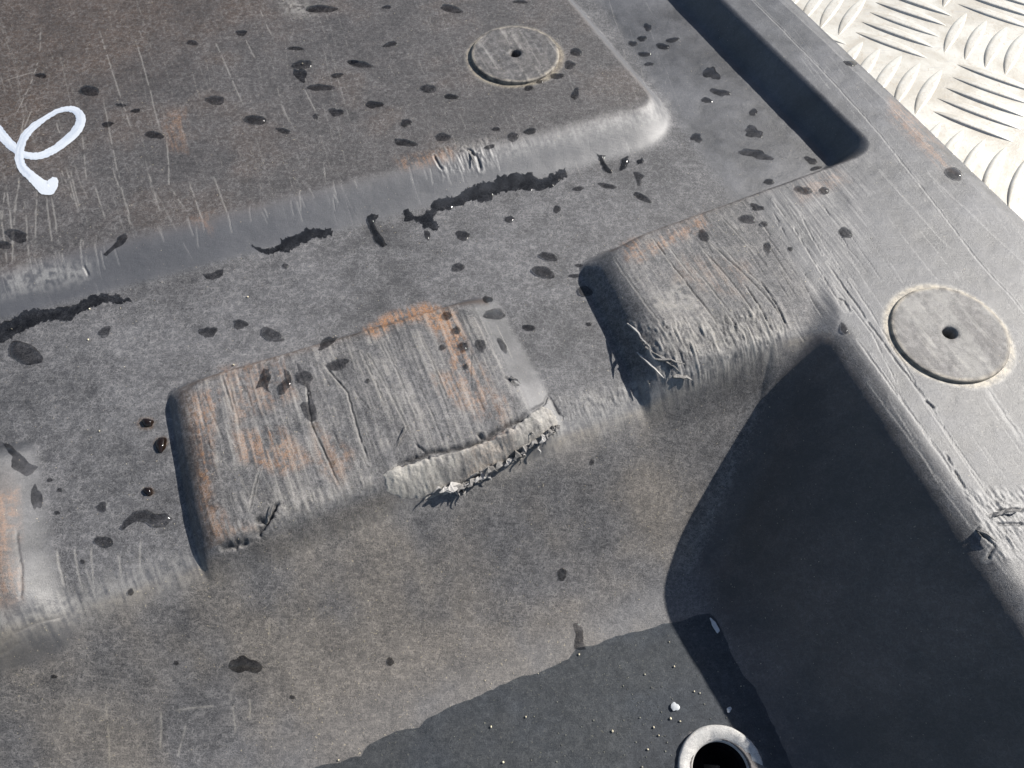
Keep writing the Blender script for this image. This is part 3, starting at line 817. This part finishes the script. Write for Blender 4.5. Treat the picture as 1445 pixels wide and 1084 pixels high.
v, f = drape(lo, .0004, .0000, .0012, extra=lip_relief)
lip = mesh_obj("torn_lip", v, f, M_liner, liner)
lpx, lpy = project(v[:, 0], v[:, 1], v[:, 2])
lp = v[:, 0] * ca + v[:, 1] * sa; lq = -v[:, 0] * sa + v[:, 1] * ca
l1 = fbm(lq / .0007 + 50, lp / .006 + 50, 2, 3); l2 = fbm(v[:, 0] / .0030 + 9, v[:, 1] / .0030 + 9, 4, 4)
wl = ss(640, 560, lpx)
one = np.ones(len(v))
l_pale = np.clip((.58 + .5 * wl) + 1.3 * (l2 - .5) + .9 * (l1 - .5), .08, 1)
l_or = np.clip(ss(55, 15, np.abs(lpx - 690)) * ss(.42, .6, l1 * .5 + l2 * .5) * .8, 0, 1)
for an, arr in (("wear_light_a", np.stack([.55 + .6 * (l2 - .5), .3 * one, 0 * one, one], -1)), ("wear_light_b", np.stack([l_or, l_pale, 0 * one, one], -1))):
    at = lip.data.attributes.new(an, 'FLOAT_COLOR', 'POINT'); at.data.foreach_set('color', np.clip(arr, 0, 1).astype(np.float32).ravel())
lip['label'] = "pale torn lip along the front of the middle block"

def burr(base, tip, up, width, name="burr", parent=None, mat=None, curl=.5, seed=0):
    """a curled shred of plastic from photo point base to photo point tip, lifting `up` metres"""
    r = random.Random(seed)
    g = to_ground([base, tip]); z = H_lookup(Zs, g[:, 0], g[:, 1])
    a = np.array([*g[0], z[0] - .0004]); b = np.array([*g[1], z[1] + up])
    d = b - a; sidev = np.cross(d, [0, 0, 1]); sidev /= np.linalg.norm(sidev)
    up_v = np.cross(sidev, d); up_v /= np.linalg.norm(up_v)
    rings = 7; V_, F_ = [], []
    for i in range(rings):
        t = i / (rings - 1)
        c = a + d * t + up_v * (curl * up * math.sin(t * 2.6)) + sidev * r.uniform(-.25, .25) * width
        wv = width * (1 - t ** 2 * .85) * r.uniform(.7, 1.15); th = .0004 * (1 - .7 * t)
        tw = r.uniform(-.5, .5)
        sv = sidev * math.cos(tw) + up_v * math.sin(tw); uv = up_v * math.cos(tw) - sidev * math.sin(tw)
        for s1_, s2_ in ((-.5, -1), (.5, -1), (.5, 1), (-.5, 1)):
            V_.append(c + sv * s1_ * wv + uv * s2_ * th)
    for i in range(rings - 1):
        for k in range(4):
            F_.append((i * 4 + k, i * 4 + (k + 1) % 4, (i + 1) * 4 + (k + 1) % 4, (i + 1) * 4 + k))
    F_.append((3, 2, 1, 0)); e = (rings - 1) * 4; F_.append((e, e + 1, e + 2, e + 3))
    return mesh_obj(name, V_, F_, mat or M_burr, parent, smooth=False)
for k, (b0, t0, up, wd, mt) in enumerate([((652, 684), (632, 698), .0030, .0034, M_lip), ((640, 690), (626, 704), .0036, .0026, M_lip), ((664, 682), (650, 700), .0032, .0022, M_burr), ((676, 676), (664, 694), .0036, .0020, M_burr),
                                      ((688, 668), (676, 688), .0034, .0022, M_lip), ((700, 660), (688, 680), .0040, .0024, M_burr), ((712, 654), (704, 672), .0036, .0026, M_burr), ((724, 646), (716, 664), .0034, .0020, M_lip),
                                      ((734, 640), (728, 658), .0040, .0022, M_burr), ((748, 632), (738, 648), .0036, .0028, M_burr), ((760, 624), (750, 642), .0040, .0018, M_burr), ((770, 616), (764, 634), .0038, .0020, M_lip),
                                      ((780, 606), (774, 628), .0036, .0018, M_burr), ((786, 600), (788, 620), .0030, .0014, M_burr), ((690, 672), (660, 690), .0030, .0012, M_lip), ((742, 640), (722, 660), .0030, .0012, M_burr),
                                      ((668, 684), (640, 694), .0028, .0012, M_burr)]):
    burr(b0, (t0[0] - 4, t0[1] + 5), up * 1.5, wd * 1.5, "burr", lip, mt, seed=k)
for k in range(26):
    t = random.random()
    bx = 600 + 185 * t + random.uniform(-3, 3); by = 704 - 40 * t - 62 * t * t + random.uniform(-8, 4)
    burr((bx, by), (bx + random.uniform(-16, 8), by + random.uniform(6, 20)), random.uniform(.0015, .0045), random.uniform(.0005, .0012), "burr", lip, random.choice([M_lip, M_burr, M_burr]), curl=random.uniform(.3, 1.2), seed=k + 200)
for k, (b0, t0, up, wd) in enumerate([((886, 456), (914, 492), .0016, .0012), ((900, 496), (934, 540), .0022, .0016), ((912, 488), (956, 530), .0022, .0018), ((925, 505), (965, 520), .0020, .0015), ((950, 530), (975, 540), .0018, .0018),
                                      ((905, 480), (918, 500), .0024, .0012), ((1395, 728), (1440, 722), .0020, .0016), ((1378, 745), (1402, 768), .0018, .0014), ((375, 738), (392, 712), .0022, .0014), ((660, 212), (672, 235), .0016, .0014),
                                      ((720, 532), (735, 546), .0020, .0012), ((560, 630), (576, 600), .0010, .0010)]):
    burr(b0, t0, up, wd, "burr", liner, M_burr if k not in (0, 1) else M_lip, seed=k + 50)

# ------------------------------------------------------------------ chequer plate
PZ = -.020
plate = empty("chequer_plate", (.30, .40, PZ))
tag(plate, "cream worn metal chequer plate beyond the outer edge of the liner rim", "metal plate")
hx = .004
pverts = [(-.8, -.6, PZ - .003), (1.0, -.6, PZ - .003), (1.0, 1.2, PZ - .003), (-.8, 1.2, PZ - .003), (-.8, -.6, PZ), (1.0, -.6, PZ), (1.0, 1.2, PZ), (-.8, 1.2, PZ)]
# the sheet stops where the liner's basin dips below it
oa = un(1120, 0, PZ); ob = un(1445, 310, PZ); od = (ob - oa) / np.linalg.norm(ob - oa); on = np.array([od[1], -od[0]])
if on @ np.array([1, 1]) < 0: on = -on
p0 = oa - od * .6 - on * .022; p1 = ob + od * .6 - on * .022; p2 = p1 + on * .8; p3 = p0 + on * .8
pv = [(*p, PZ - .003) for p in (p0, p1, p2, p3)] + [(*p, PZ) for p in (p0, p1, p2, p3)]
mesh_obj("plate_sheet", pv, [(4, 5, 6, 7), (0, 3, 2, 1), (0, 1, 5, 4), (1, 2, 6, 5), (2, 3, 7, 6), (3, 0, 4, 7)], M_plate, plate, smooth=False)
def bar_mesh():
    L, Wd, Ht = .044, .0066, .0011
    ns, nc = 17, 11
    V_, F_ = [], []
    for i in range(ns):
        t = i / (ns - 1) * 2 - 1
        wv = Wd * (1 - abs(t) ** 2.2) + .0003; h = Ht * (1 - abs(t) ** 3) + .0001
        bend = .0010 * (1 - t * t)
        for j in range(nc):
            s = j / (nc - 1) * 2 - 1
            V_.append((t * L / 2, bend + s * wv / 2, h * (1 - abs(s) ** 7) - .0002))
    for i in range(ns - 1):
        for j in range(nc - 1):
            F_.append((i * nc + j, (i + 1) * nc + j, (i + 1) * nc + j + 1, i * nc + j + 1))
    me = bpy.data.meshes.new("tread_bar"); me.from_pydata(V_, [], F_); me.materials.append(M_plate)
    me.polygons.foreach_set('use_smooth', np.ones(len(me.polygons), bool)); me.update()
    return me
bm_ = bar_mesh()
h1 = un(1275, 34, PZ); v1 = un(1405, 66, PZ); v2 = un(1286, 122, PZ)
e1 = v1 - h1
e2 = np.array([e1[1], -e1[0]])                                        # square lattice
adir = math.atan2(*(un(1325, 76, PZ) - un(1218, 38, PZ))[::-1])
for i in range(-6, 7):
    for j in range(-6, 7):
        c = h1 + e1 * i + e2 * j
        hor = (i + j) % 2 == 0
        a = adir if hor else adir + math.pi / 2
        dirn = np.array([math.cos(a), math.sin(a)]); nrm = np.array([-dirn[1], dirn[0]])
        for k in range(-2, 3):
            p = c + nrm * k * .0112
            if (p - oa) @ on < -.012 or not (.0 < p[1] < .62 and p[0] < .55): continue
            px_, py_ = project(p[0], p[1], PZ)
            if px_ < 900 or px_ > 1700 or py_ < -250 or py_ > 900: continue
            o = link(bpy.data.objects.new("tread_bar", bm_)); o.parent = plate
            o.location = (p[0] - .30 + random.uniform(-.0004, .0004), p[1] - .40 + random.uniform(-.0004, .0004), 0)
            o.rotation_euler = (0, 0, a + random.uniform(-.02, .02))
            o.scale = (random.uniform(.96, 1.03), random.uniform(.9, 1.08), random.uniform(.85, 1.1))

# ------------------------------------------------------------------ water
def water(name, poly_px, dome, label, group, mat=M_drop, step=None, cat="water drop", rip=0.0):
    g = to_ground(poly_px)
    ext = np.ptp(g, axis=0).max()
    step = step or max(.0004, min(.0012, ext / 11))
    r = drape(g, step, .00018, dome * 1.7)
    if r is None: return None
    v, f = r
    org = (*v[:, :2].mean(0), v[:, 2].min())
    o = mesh_obj(name, v, f, mat, None, origin=org)
    return tag(o, label, cat, group)

GA, GB, GD, GE, GW = "water drops on the raised panel", "water drops in the channel", "water drops on the middle block", "water drops on the right block and rim", "water drops on the basin walls"
# (x, y, length, width, angle, unevenness, dome mm, label, group) measured on the photograph
DROPS = [
 (58, 107, 18, 6, 5, .15, .3, "tiny dark drop above the white paint loop", GA),
 (127, 129, 28, 15, 2, .08, .9, "plump dark drop right above the top of the white paint loop", GA),
 (272, 61, 17, 7, 3, .15, .4, "lone small drop on brown soil high in the left part of the panel", GA),
 (341, 47, 14, 10, 0, .25, .2, "faint dried-out round drop on brown soil left of the top edge cluster", GA),
 (453, 13, 42, 12, 0, .15, .5, "long flat drop next to the pale scrape at the top edge", GA),
 (427, 92, 30, 12, -4, .1, .8, "drop holding a yellow sand grain on the raised panel", GA),
 (424, 106, 24, 14, 30, .35, .3, "ragged drop directly under the drop with the yellow grain", GA),
 (453, 124, 38, 10, 2, .15, .4, "long thin drop below the drop with the yellow grain", GA),
 (417, 69, 22, 6, 2, .15, .3, "thin drop above the drop with the yellow grain", GA),
 (498, 88, 16, 6, 0, .15, .3, "tiny drop left of the brown streaked drop near the panel middle", GA),
 (476, 107, 18, 7, -5, .15, .3, "small drop right of the ragged drop under the yellow grain", GA),
 (474, 159, 20, 12, 20, .3, .3, "angular dark drop below the long thin drop", GA),
 (361, 170, 31, 13, 8, .08, .9, "glossy plump drop with a white glint left of a small slanted drop", GA),
 (400, 185, 20, 8, 15, .15, .4, "small slanted drop right of the glossy plump drop", GA),
 (304, 142, 26, 14, 0, .15, .5, "brownish oval drop above the khaki smear on the panel", GA),
 (218, 191, 28, 10, 5, .15, .5, "flat drop midway between paint loop and glossy plump drop", GA),
 (152, 176, 16, 8, -5, .15, .3, "small drop just right of the paint loop", GA),
 (192, 157, 14, 6, 0, .2, .3, "thin speck of water above and right of the paint loop", GA),
 (171, 149, 14, 5, 5, .2, .3, "thinnest drop beside the top right of the paint loop", GA),
 (446, 165, 9, 8, 0, .2, .3, "round speck left of the angular dark drop", GA),
 (24, 333, 34, 17, 14, .15, .4, "broad drop under the paint loop near the left picture edge", GA),
 (4, 346, 24, 12, 5, .15, .4, "drop cut by the left picture edge under the paint loop", GA),
 (637, 13, 32, 11, 10, .15, .5, "flat drop at the top edge left of the upper plug", GA),
 (734, 3, 22, 5, 0, .15, .3, "thin drop at the top edge above the upper plug", GA),
 (546, 11, 15, 5, 0, .2, .3, "short thin drop at the top edge right of the pale scrape", GA),
 (551, 63, 19, 8, -12, .2, .4, "drop at the end of a dark streak left of the upper plug", GA),
 (509, 91, 36, 9, 10, .2, .3, "long brown streaked drop near the panel middle", GA),
 (605, 126, 24, 11, 8, .1, .7, "smooth oval drop below and left of the upper plug", GA),
 (637, 137, 20, 8, 2, .15, .4, "smaller drop right of the smooth oval drop under the upper plug", GA),
 (528, 148, 26, 10, 5, .2, .4, "wide flat drop left of the smooth oval drop", GA),
 (573, 174, 16, 11, 0, .2, .4, "roundish drop above the scratched panel edge", GA),
 (625, 194, 22, 12, -4, .15, .4, "drop directly above the frayed notch in the panel edge", GA),
 (572, 202, 32, 11, 6, .2, .3, "long drop left of the frayed notch in the panel edge", GA),
 (691, 208, 16, 6, -10, .15, .3, "slim drop right of the frayed notch in the panel edge", GA),
 (724, 194, 15, 14, 20, .1, .5, "round drop at the lower edge of the panel", GA),
 (748, 186, 18, 9, -5, .12, .4, "oval drop right of the round drop at the panel's lower edge", GA),
 (700, 183, 11, 6, 0, .15, .3, "tiny drop left of the round drop at the panel's lower edge", GA),
 (813, 74, 18, 11, 15, .1, .5, "uppermost of the drops right of the upper plug", GA),
 (804, 92, 16, 12, 20, .15, .4, "middle one of the drops right of the upper plug", GA),
 (786, 108, 19, 9, -4, .15, .4, "drop touching the lower right scraped ring of the upper plug", GA),
 (812, 133, 10, 18, 5, .25, .3, "upright drop below the drops right of the upper plug", GA),
 (746, 125, 12, 8, 0, .15, .3, "small drop just under the upper plug", GA),
 (762, 116, 11, 5, 0, .15, .3, "sliver of water under the right side of the upper plug", GA),
 (914, 39, 12, 10, 30, .2, .3, "top drop in the channel beside the long shadow", GB),
 (906, 55, 13, 8, 5, .15, .4, "second drop down in the channel right of the panel edge", GB),
 (893, 62, 12, 8, 10, .2, .3, "drop touching the right edge line of the panel", GB),
 (935, 66, 20, 8, 10, .12, .5, "glinting slanted drop in the upper channel", GB),
 (909, 77, 17, 7, 5, .15, .4, "flat drop below the glinting slanted drop in the upper channel", GB),
 (916, 91, 15, 5, 2, .15, .3, "thin drop lowest in the upper channel cluster", GB),
 (949, 57, 19, 7, -12, .15, .3, "pale-edged drop beside the long shadow in the upper channel", GB),
 (1004, 104, 24, 16, 40, .35, .3, "ragged drop halfway down the long shadow's left edge", GB),
 (1016, 131, 27, 10, 10, .25, .4, "long ragged drop under the one halfway along the long shadow", GB),
 (997, 142, 16, 8, 5, .15, .3, "small drop left of the long ragged drop by the shadow", GB),
 (1063, 159, 12, 10, 0, .15, .3, "small round drop close to the long shadow", GB),
 (1063, 187, 27, 15, 5, .35, .4, "dark winged drop in the channel left of the shadow's lower end", GB),
 (1066, 218, 44, 13, 10, .3, .4, "largest ragged drop near the lower end of the long shadow", GB),
 (983, 195, 14, 15, -30, .3, .3, "drop right beside the bright corner of the panel", GB),
 (1144, 227, 19, 9, 20, .2, .3, "drop at the lower tip of the long shadow", GB),
 (1151, 238, 18, 5, -12, .15, .3, "thin drop on the crease below the long shadow's tip", GB),
 (1085, 257, 14, 9, 0, .15, .4, "round drop on the crease behind the right block", GB),
 (816, 267, 15, 7, -5, .15, .4, "small flat drop under the end of the long water streak", GB),
 (857, 263, 27, 7, 14, .15, .4, "slanted bar-shaped drop under the Y-shaped trickle", GB),
 (906, 279, 29, 9, 26, .15, .4, "slanted bar-shaped drop below the T-shaped drop", GB),
 (786, 296, 10, 11, 0, .15, .4, "small round drop in the channel below the long streak", GB),
 (719, 310, 14, 10, 5, .12, .4, "triangular drop in the channel below the long streak", GB),
 (603, 332, 8, 15, -20, .2, .3, "narrow drop under the curled end of the long streak", GB),
 (653, 333, 19, 15, 0, .2, .4, "brown blotchy drop right of the curled streak end", GB),
 (774, 363, 27, 11, 15, .06, .9, "upper of two plump parallel drops left of the right block", GB),
 (767, 385, 35, 14, 18, .06, 1.1, "lower of two plump parallel drops, with a white glint", GB),
 (646, 378, 20, 12, -8, .15, .5, "brown oval drop left of the two plump parallel drops", GB),
 (826, 412, 21, 13, 12, .1, 1.1, "raised drop half in the shadow left of the right block", GB),
 (810, 390, 15, 6, 0, .15, .3, "thin drop above the raised drop by the right block's shadow", GB),
 (817, 375, 11, 5, 0, .15, .3, "tiny drop at the top of the right block's shadow", GB),
 (831, 458, 8, 6, 0, .15, .3, "speck-sized drop between the two blocks", GB),
 (746, 463, 20, 9, 3, .12, .4, "flat oval drop right of the middle block's back corner", GB),
 (688, 423, 14, 10, 20, .2, .3, "faint drop behind the right corner of the middle block", GB),
 (698, 444, 28, 17, 5, .2, .7, "drop with a bluish glint on the middle block's back right corner", GD),
 (36, 499, 54, 28, 22, .12, 1.0, "big bean-shaped drop near the left picture edge in the channel", GB),
 (299, 388, 32, 15, -8, .25, .3, "dark drop at the foot of the panel slope, left part", GB),
 (384, 473, 32, 18, 22, .15, .9, "plump drop just behind the back edge of the middle block", GB),
 (403, 376, 9, 8, 0, .1, .4, "small round drop below the short streak on the panel slope", GB),
 (339, 458, 20, 14, 15, .25, .3, "dull drop left of the plump drop behind the middle block", GB),
 (294, 469, 24, 16, -10, .25, .3, "dull brown patch-like drop further left behind the middle block", GB),
 (148, 469, 15, 18, 20, .25, .3, "dull drop under the left water streak", GB),
 (144, 716, 16, 14, 20, .25, .3, "dark blot left above the long arched drop", GB),
 (147, 765, 26, 17, 8, .12, .6, "oval drop below the long arched drop", GB),
 (85, 692, 8, 6, 0, .1, .3, "upper small round spot beside the left block's slope", GB),
 (81, 724, 8, 6, 0, .15, .3, "lower small spot beside the left block's slope", GB),
 (71, 678, 8, 6, 0, .15, .3, "tiny spot at the top of the left block's slope", GB),
 (117, 793, 7, 7, 0, .1, .3, "tiny spot under the oval drop at lower left", GB),
 (185, 836, 8, 11, 20, .12, .4, "small drop on the front edge between left and middle block", GB),
 (52, 703, 16, 34, 0, .25, .3, "ragged upright drop on the slope of the left block", "water drops on the left block"),
 (477, 515, 30, 17, -10, .22, .4, "winged dark drop near the back middle of the middle block", GD),
 (519, 538, 6, 7, 0, .1, .3, "pinhead drop on the middle block right of its deep groove", GD),
 (462, 484, 28, 12, -25, .3, .3, "dark wet patch on the back edge of the middle block", GD),
 (631, 446, 14, 11, 0, .15, .5, "topmost brown drop on the orange dust", GD),
 (644, 467, 12, 12, 0, .15, .5, "second brown drop down on the orange dust", GD),
 (654, 490, 13, 15, 30, .2, .5, "third brown drop down on the orange dust", GD),
 (657, 518, 7, 8, 0, .15, .4, "lowest tiny drop on the orange dust", GD),
 (624, 491, 9, 9, 0, .15, .4, "orange-tinted drop left of the third brown drop", GD),
 (678, 488, 14, 20, -15, .15, .4, "dark drop on the upper right slope of the middle block", GD),
 (709, 488, 9, 24, -32, .15, .3, "slim slanted drop on the right slope of the middle block", GD),
 (1134, 269, 24, 11, 10, .2, .6, "glinting drop at the back of the right block by the rim", GE),
 (1163, 270, 14, 9, 10, .15, .6, "small glinting drop right next to the one behind the right block", GE),
 (1346, 246, 27, 15, 24, .1, .9, "glossy drop on the rim below the rust-coloured smear", GE),
 (1068, 293, 22, 8, 10, .35, .3, "broken thin drop on the right block's back part", GE),
 (1054, 310, 26, 12, 10, .15, .5, "dark oval drop in the upper middle of the right block", GE),
 (1078, 317, 10, 7, 15, .2, .6, "tiny glinting drop right of the dark oval on the right block", GE),
 (993, 333, 13, 20, -28, .12, .5, "dark drop with a thin tail on the right block", GE),
 (1083, 350, 9, 18, -20, .2, .3, "upright pointed drop on the right block", GE),
 (1115, 352, 8, 6, 0, .15, .3, "speck-sized drop right of the upright pointed one", GE),
 (1193, 329, 22, 13, 24, .12, .6, "angular drop on the rim right of the right block", GE),
 (1200, 90, 18, 8, 14, .2, .3, "small flat drop on the rim beside the chequer plate", GE),
 (1191, 464, 9, 18, -20, .15, .4, "narrow drop on the rim left of the lower plug", GE),
 (346, 939, 42, 25, 5, .28, .4, "large angular drop alone on the basin's front wall", GW),
 (551, 934, 10, 12, 0, .15, .4, "small round spot on the lower middle of the front wall", GW),
 (793, 811, 14, 17, 10, .18, .4, "dark spot on the front wall left of the big triangular shadow", GW),
 (77, 955, 9, 6, 0, .15, .3, "small spot far left on the basin's front wall", GW),
 (249, 936, 8, 6, 0, .15, .3, "pinhead spot left of the large angular drop", GW),
 (413, 984, 8, 6, 0, .15, .3, "pinhead spot right below the large angular drop", GW),
 (835, 653, 7, 9, 10, .15, .3, "tiny spot on the front wall right of the torn lip", GW),
]
SHAPES = [
 ([(170, 746), (178, 733), (189, 722), (207, 719), (218, 725), (236, 725), (244, 733), (233, 744), (218, 745), (207, 737), (192, 736), (182, 742), (174, 749)], .9, 0.4, "long arched drop left of the middle block's foot", GB, M_drop),
 ([(361, 549), (372, 520), (380, 522), (383, 535), (378, 548), (384, 556), (378, 553), (370, 546)], .3, .8, "leftmost dark wet drop on the middle block, with two legs", GD, M_drop),
 ([(390, 548), (402, 535), (401, 521), (407, 524), (412, 533), (411, 543), (402, 556), (394, 558)], .5, .6, "bent drop beside the two-legged drop on the middle block", GD, M_drop),
 ([(416, 529), (421, 524), (420, 512), (427, 522), (438, 525), (442, 535), (437, 545), (440, 560), (447, 580), (449, 590), (440, 596), (430, 590), (423, 572), (428, 568), (436, 566), (433, 548), (420, 539)], .4, .8, "long drop that trickled down the middle block", GD, M_drop),
 ([(14, 628), (2, 624), (18, 645), (16, 660), (26, 666), (38, 673), (46, 668), (55, 660), (42, 654), (28, 640)], .3, .8, "dark ragged drop on the back of the left block", "water drops on the left block", M_drop),
 ([(808, 880), (814, 878), (821, 884), (824, 905), (826, 918), (810, 916), (812, 895)], .3, .9, "short wet run reaching up from the puddle's edge", GW, M_drop),
 ([(893, 243), (902, 243), (910, 248), (905, 254), (904, 262), (900, 263), (897, 254)], .4, .5, "T-shaped drop right of the bright panel corner", GB, M_drop),
 ([(146, 360), (153, 354), (163, 345), (168, 333), (177, 330), (181, 337), (174, 346), (160, 354), (150, 362)], .4, .7, "bent elongated drop at the panel edge, lower left", GA, M_drop),
 ([(842, 216), (846, 220), (856, 220), (852, 226), (862, 240), (864, 245), (856, 244), (849, 234), (846, 225)], .5, .6, "Y-shaped trickle near the bright panel corner", "water streaks on the panel slope", M_streak),
 ([(878, 224), (886, 221), (888, 230), (882, 239), (875, 242), (876, 234)], .6, .6, "curved trickle right of the Y-shaped one", "water streaks on the panel slope", M_streak),
 ([(898, 228), (905, 223), (909, 226), (906, 231), (900, 233)], .4, .8, "small blot right of the two trickles at the panel corner", "water streaks on the panel slope", M_streak),
 ([(518, 306), (525, 302), (534, 304), (530, 314), (532, 325), (540, 336), (546, 347), (540, 350), (531, 343), (526, 330), (520, 316)], .7, .6, "upright trickle between the two longest streaks", "water streaks on the panel slope", M_streak),
 ([(354, 346), (362, 348), (380, 352), (398, 346), (396, 338), (412, 334), (428, 328), (434, 322), (450, 324), (468, 322), (470, 332), (456, 336), (444, 335), (436, 340), (422, 346), (408, 357), (394, 356), (380, 359), (364, 356)], .5, 1.3, "short water streak in the middle of the panel slope", "water streaks on the panel slope", M_streak),
 ([(567, 302), (575, 297), (588, 304), (600, 302), (608, 292), (614, 284), (630, 279), (646, 276), (656, 268), (672, 262), (684, 256), (696, 257), (704, 248), (716, 250), (726, 246), (740, 244), (752, 246), (762, 252), (776, 250), (784, 242), (798, 239), (802, 244), (796, 252), (786, 260), (766, 270), (752, 269), (738, 268), (720, 270), (704, 272), (696, 280), (690, 287), (676, 284), (664, 284), (650, 290), (636, 296), (618, 300), (610, 308), (622, 320), (616, 326), (600, 322), (584, 312), (572, 310)], .6, 1.8, "longest ragged water streak along the foot of the panel slope", "water streaks on the panel slope", M_streak),
 ([(-20, 462), (0, 458), (20, 450), (36, 440), (52, 436), (70, 438), (90, 434), (108, 430), (126, 420), (146, 414), (164, 416), (184, 424), (170, 428), (148, 428), (130, 434), (108, 444), (100, 454), (80, 452), (62, 454), (40, 464), (20, 476), (0, 483), (-20, 488)], .5, 1.6, "ragged water streak running out of the left picture edge", "water streaks on the panel slope", M_streak),
 ([(285, 388), (298, 386), (306, 382), (316, 381), (314, 390), (302, 396), (292, 394)], .3, .8, "", GB, M_drop),
]
for k, (x, y, wd, ht, an, ro, dm, lab, gr) in enumerate(DROPS):
    if x == 299 and y == 388: continue
    water("water_drop", blob_outline(x, y, wd, ht, an, ro, k), dm * .001, lab, gr)
SHAPES = [(pl, dm, rg * (1.6 if mt is M_streak else 1), lab, gr, mt) for pl, dm, rg, lab, gr, mt in SHAPES]
SHAPES[-1] = (SHAPES[-1][0], .3, .8, "dark drop at the foot of the panel slope, left part", GB, M_drop)
for k, (pl, dm, rg, lab, gr, mt) in enumerate(SHAPES):
    streak = mt is M_streak
    water("water_streak" if streak else "water_drop", rag(pl, rg, 2.2 if streak else 4.0, k), dm * .001, lab, gr, mt, step=.0009, cat="water streak" if streak else "water drop")

# rusty wet beads
for k, (x, y, wd, ht, an, lab) in enumerate([(209, 597, 17, 12, -8, "dark rusty bead furthest from the middle block's left side"), (228, 628, 14, 24, 12, "longer rusty bead touching the shadow of the middle block"), (210, 694, 13, 12, 0, "lowest rusty bead, with a whitish top")]):
    g = to_ground(blob_outline(x, y, wd, ht, an, .15, k + 70))
    r = drape(g, .0006, .0001, .0016)
    o = mesh_obj("rusty_bead", r[0], r[1], M_rustdrop, None, origin=(*r[0][:, :2].mean(0), r[0][:, 2].min()))
    tag(o, lab, "rusty bead", "rusty beads left of the middle block")

# puddle on the floor of the basin
shore = [(380, 1120), (440, 1084), (478, 1076), (510, 1066), (520, 1050), (540, 1040), (565, 1030), (592, 1026), (602, 1014), (640, 996), (680, 980), (705, 968), (738, 954), (760, 950), (780, 940), (803, 930), (815, 914), (838, 912), (870, 898), (905, 890), (935, 881), (960, 878), (985, 868), (1003, 866), (1012, 876), (1020, 892), (1035, 930), (1050, 955), (1065, 972), (1080, 1000), (1098, 1040), (1112, 1070), (1122, 1100), (1150, 1160), (1100, 1185), (700, 1185), (380, 1180)]
g = to_ground(rag(shore, 1.3, 8, 2))
def pud(vv, dm, z):
    return np.where(dm > .0004, np.maximum(z, -HF + .0006), z)
v, f = drape(g, .0018, .00025, .0004, extra=pud)
cen = np.array([v[list(t), :2].mean(0) for t in f])
kf = np.hypot(cen[:, 0] - hole_c[0], cen[:, 1] - hole_c[1]) > .0160
f = [t for t, kk in zip(f, kf) if kk]
pud_o = mesh_obj("puddle", v, f, M_puddle, None, origin=(*v[:, :2].mean(0), -HF))
tag(pud_o, "shallow puddle on the basin floor round the drain hole", "puddle")

# white flakes in the puddle; the elongated one is a reflection built solid
for k, (x, y, wd, ht, an, lab) in enumerate([(1008, 884, 6, 26, -28, "white elongated flake at the puddle's shaded corner"), (952, 998, 12, 12, 0, "pale round flake in the sunlit part of the puddle"), (1028, 1002, 6, 9, 10, "tiny white flake in the shaded part of the puddle")]):
    r = drape(to_ground(blob_outline(x, y, wd, ht, an, .2, k + 90)), .0007, .0009, .0003)
    o = mesh_obj("flake_and_glint", r[0], r[1], M_flake_glint, None, origin=(*r[0][:, :2].mean(0), r[0][:, 2].min()))
    tag(o, lab, "flake", "white flakes in the puddle")

# sand grains: far too many to count
V_, F_ = [], []
ico = [(0, 0, 1), (.894, 0, .447), (.276, .851, .447), (-.724, .526, .447), (-.724, -.526, .447), (.276, -.851, .447), (.724, .526, -.447), (-.276, .851, -.447), (-.894, 0, -.447), (-.276, -.851, -.447), (.724, -.526, -.447), (0, 0, -1)]
icf = [(0, 1, 2), (0, 2, 3), (0, 3, 4), (0, 4, 5), (0, 5, 1), (1, 6, 2), (2, 7, 3), (3, 8, 4), (4, 9, 5), (5, 10, 1), (6, 7, 2), (7, 8, 3), (8, 9, 4), (9, 10, 5), (10, 6, 1), (11, 7, 6), (11, 8, 7), (11, 9, 8), (11, 10, 9), (11, 6, 10)]
spots = []
for k in range(45):
    spots.append((random.gauss(925, 45), random.gauss(1015, 45), random.choice([.35, .45, .5, .6, .9]) * random.uniform(.8, 1.2)))
for k in range(45):
    spots.append((random.uniform(640, 1080), random.uniform(930, 1084), random.uniform(.25, .55)))
for k in range(260):
    spots.append((random.uniform(0, 1230), random.uniform(0, 860), random.uniform(.12, .32)))
spots += [(330, 516, .9), (427, 91, .9), (125, 480, .8), (17, 465, .8), (127, 437, .7), (141, 609, .7), (350, 420, .8), (817, 924, .9), (742, 1012, .9), (693, 1026, .9), (478, 1073, .9), (1005, 1028, 1.1), (998, 1030, .8), (951, 941, .9), (710, 1076, .9)]
gp = hit([s[0] for s in spots], [s[1] for s in spots], Zs)
zz_ = H_lookup(Zs, gp[:, 0], gp[:, 1])
for (px_, py_, s), g_, z_ in zip(spots, gp, zz_):
    if np.hypot(*(g_ - hole_c)) < .0165: continue
    b = len(V_); sc = np.array([random.uniform(.7, 1.2) for _ in range(3)]) * s * .001 * .55
    for q_ in ico: V_.append(np.array([*g_, z_ + s * .00045]) + np.array(q_) * sc)
    F_ += [tuple(i + b for i in t) for t in icf]
sg = mesh_obj("sand_grains", V_, F_, M_sand, None)
tag(sg, "pale sand grains strewn over the liner and the puddle", "sand", kind="stuff")
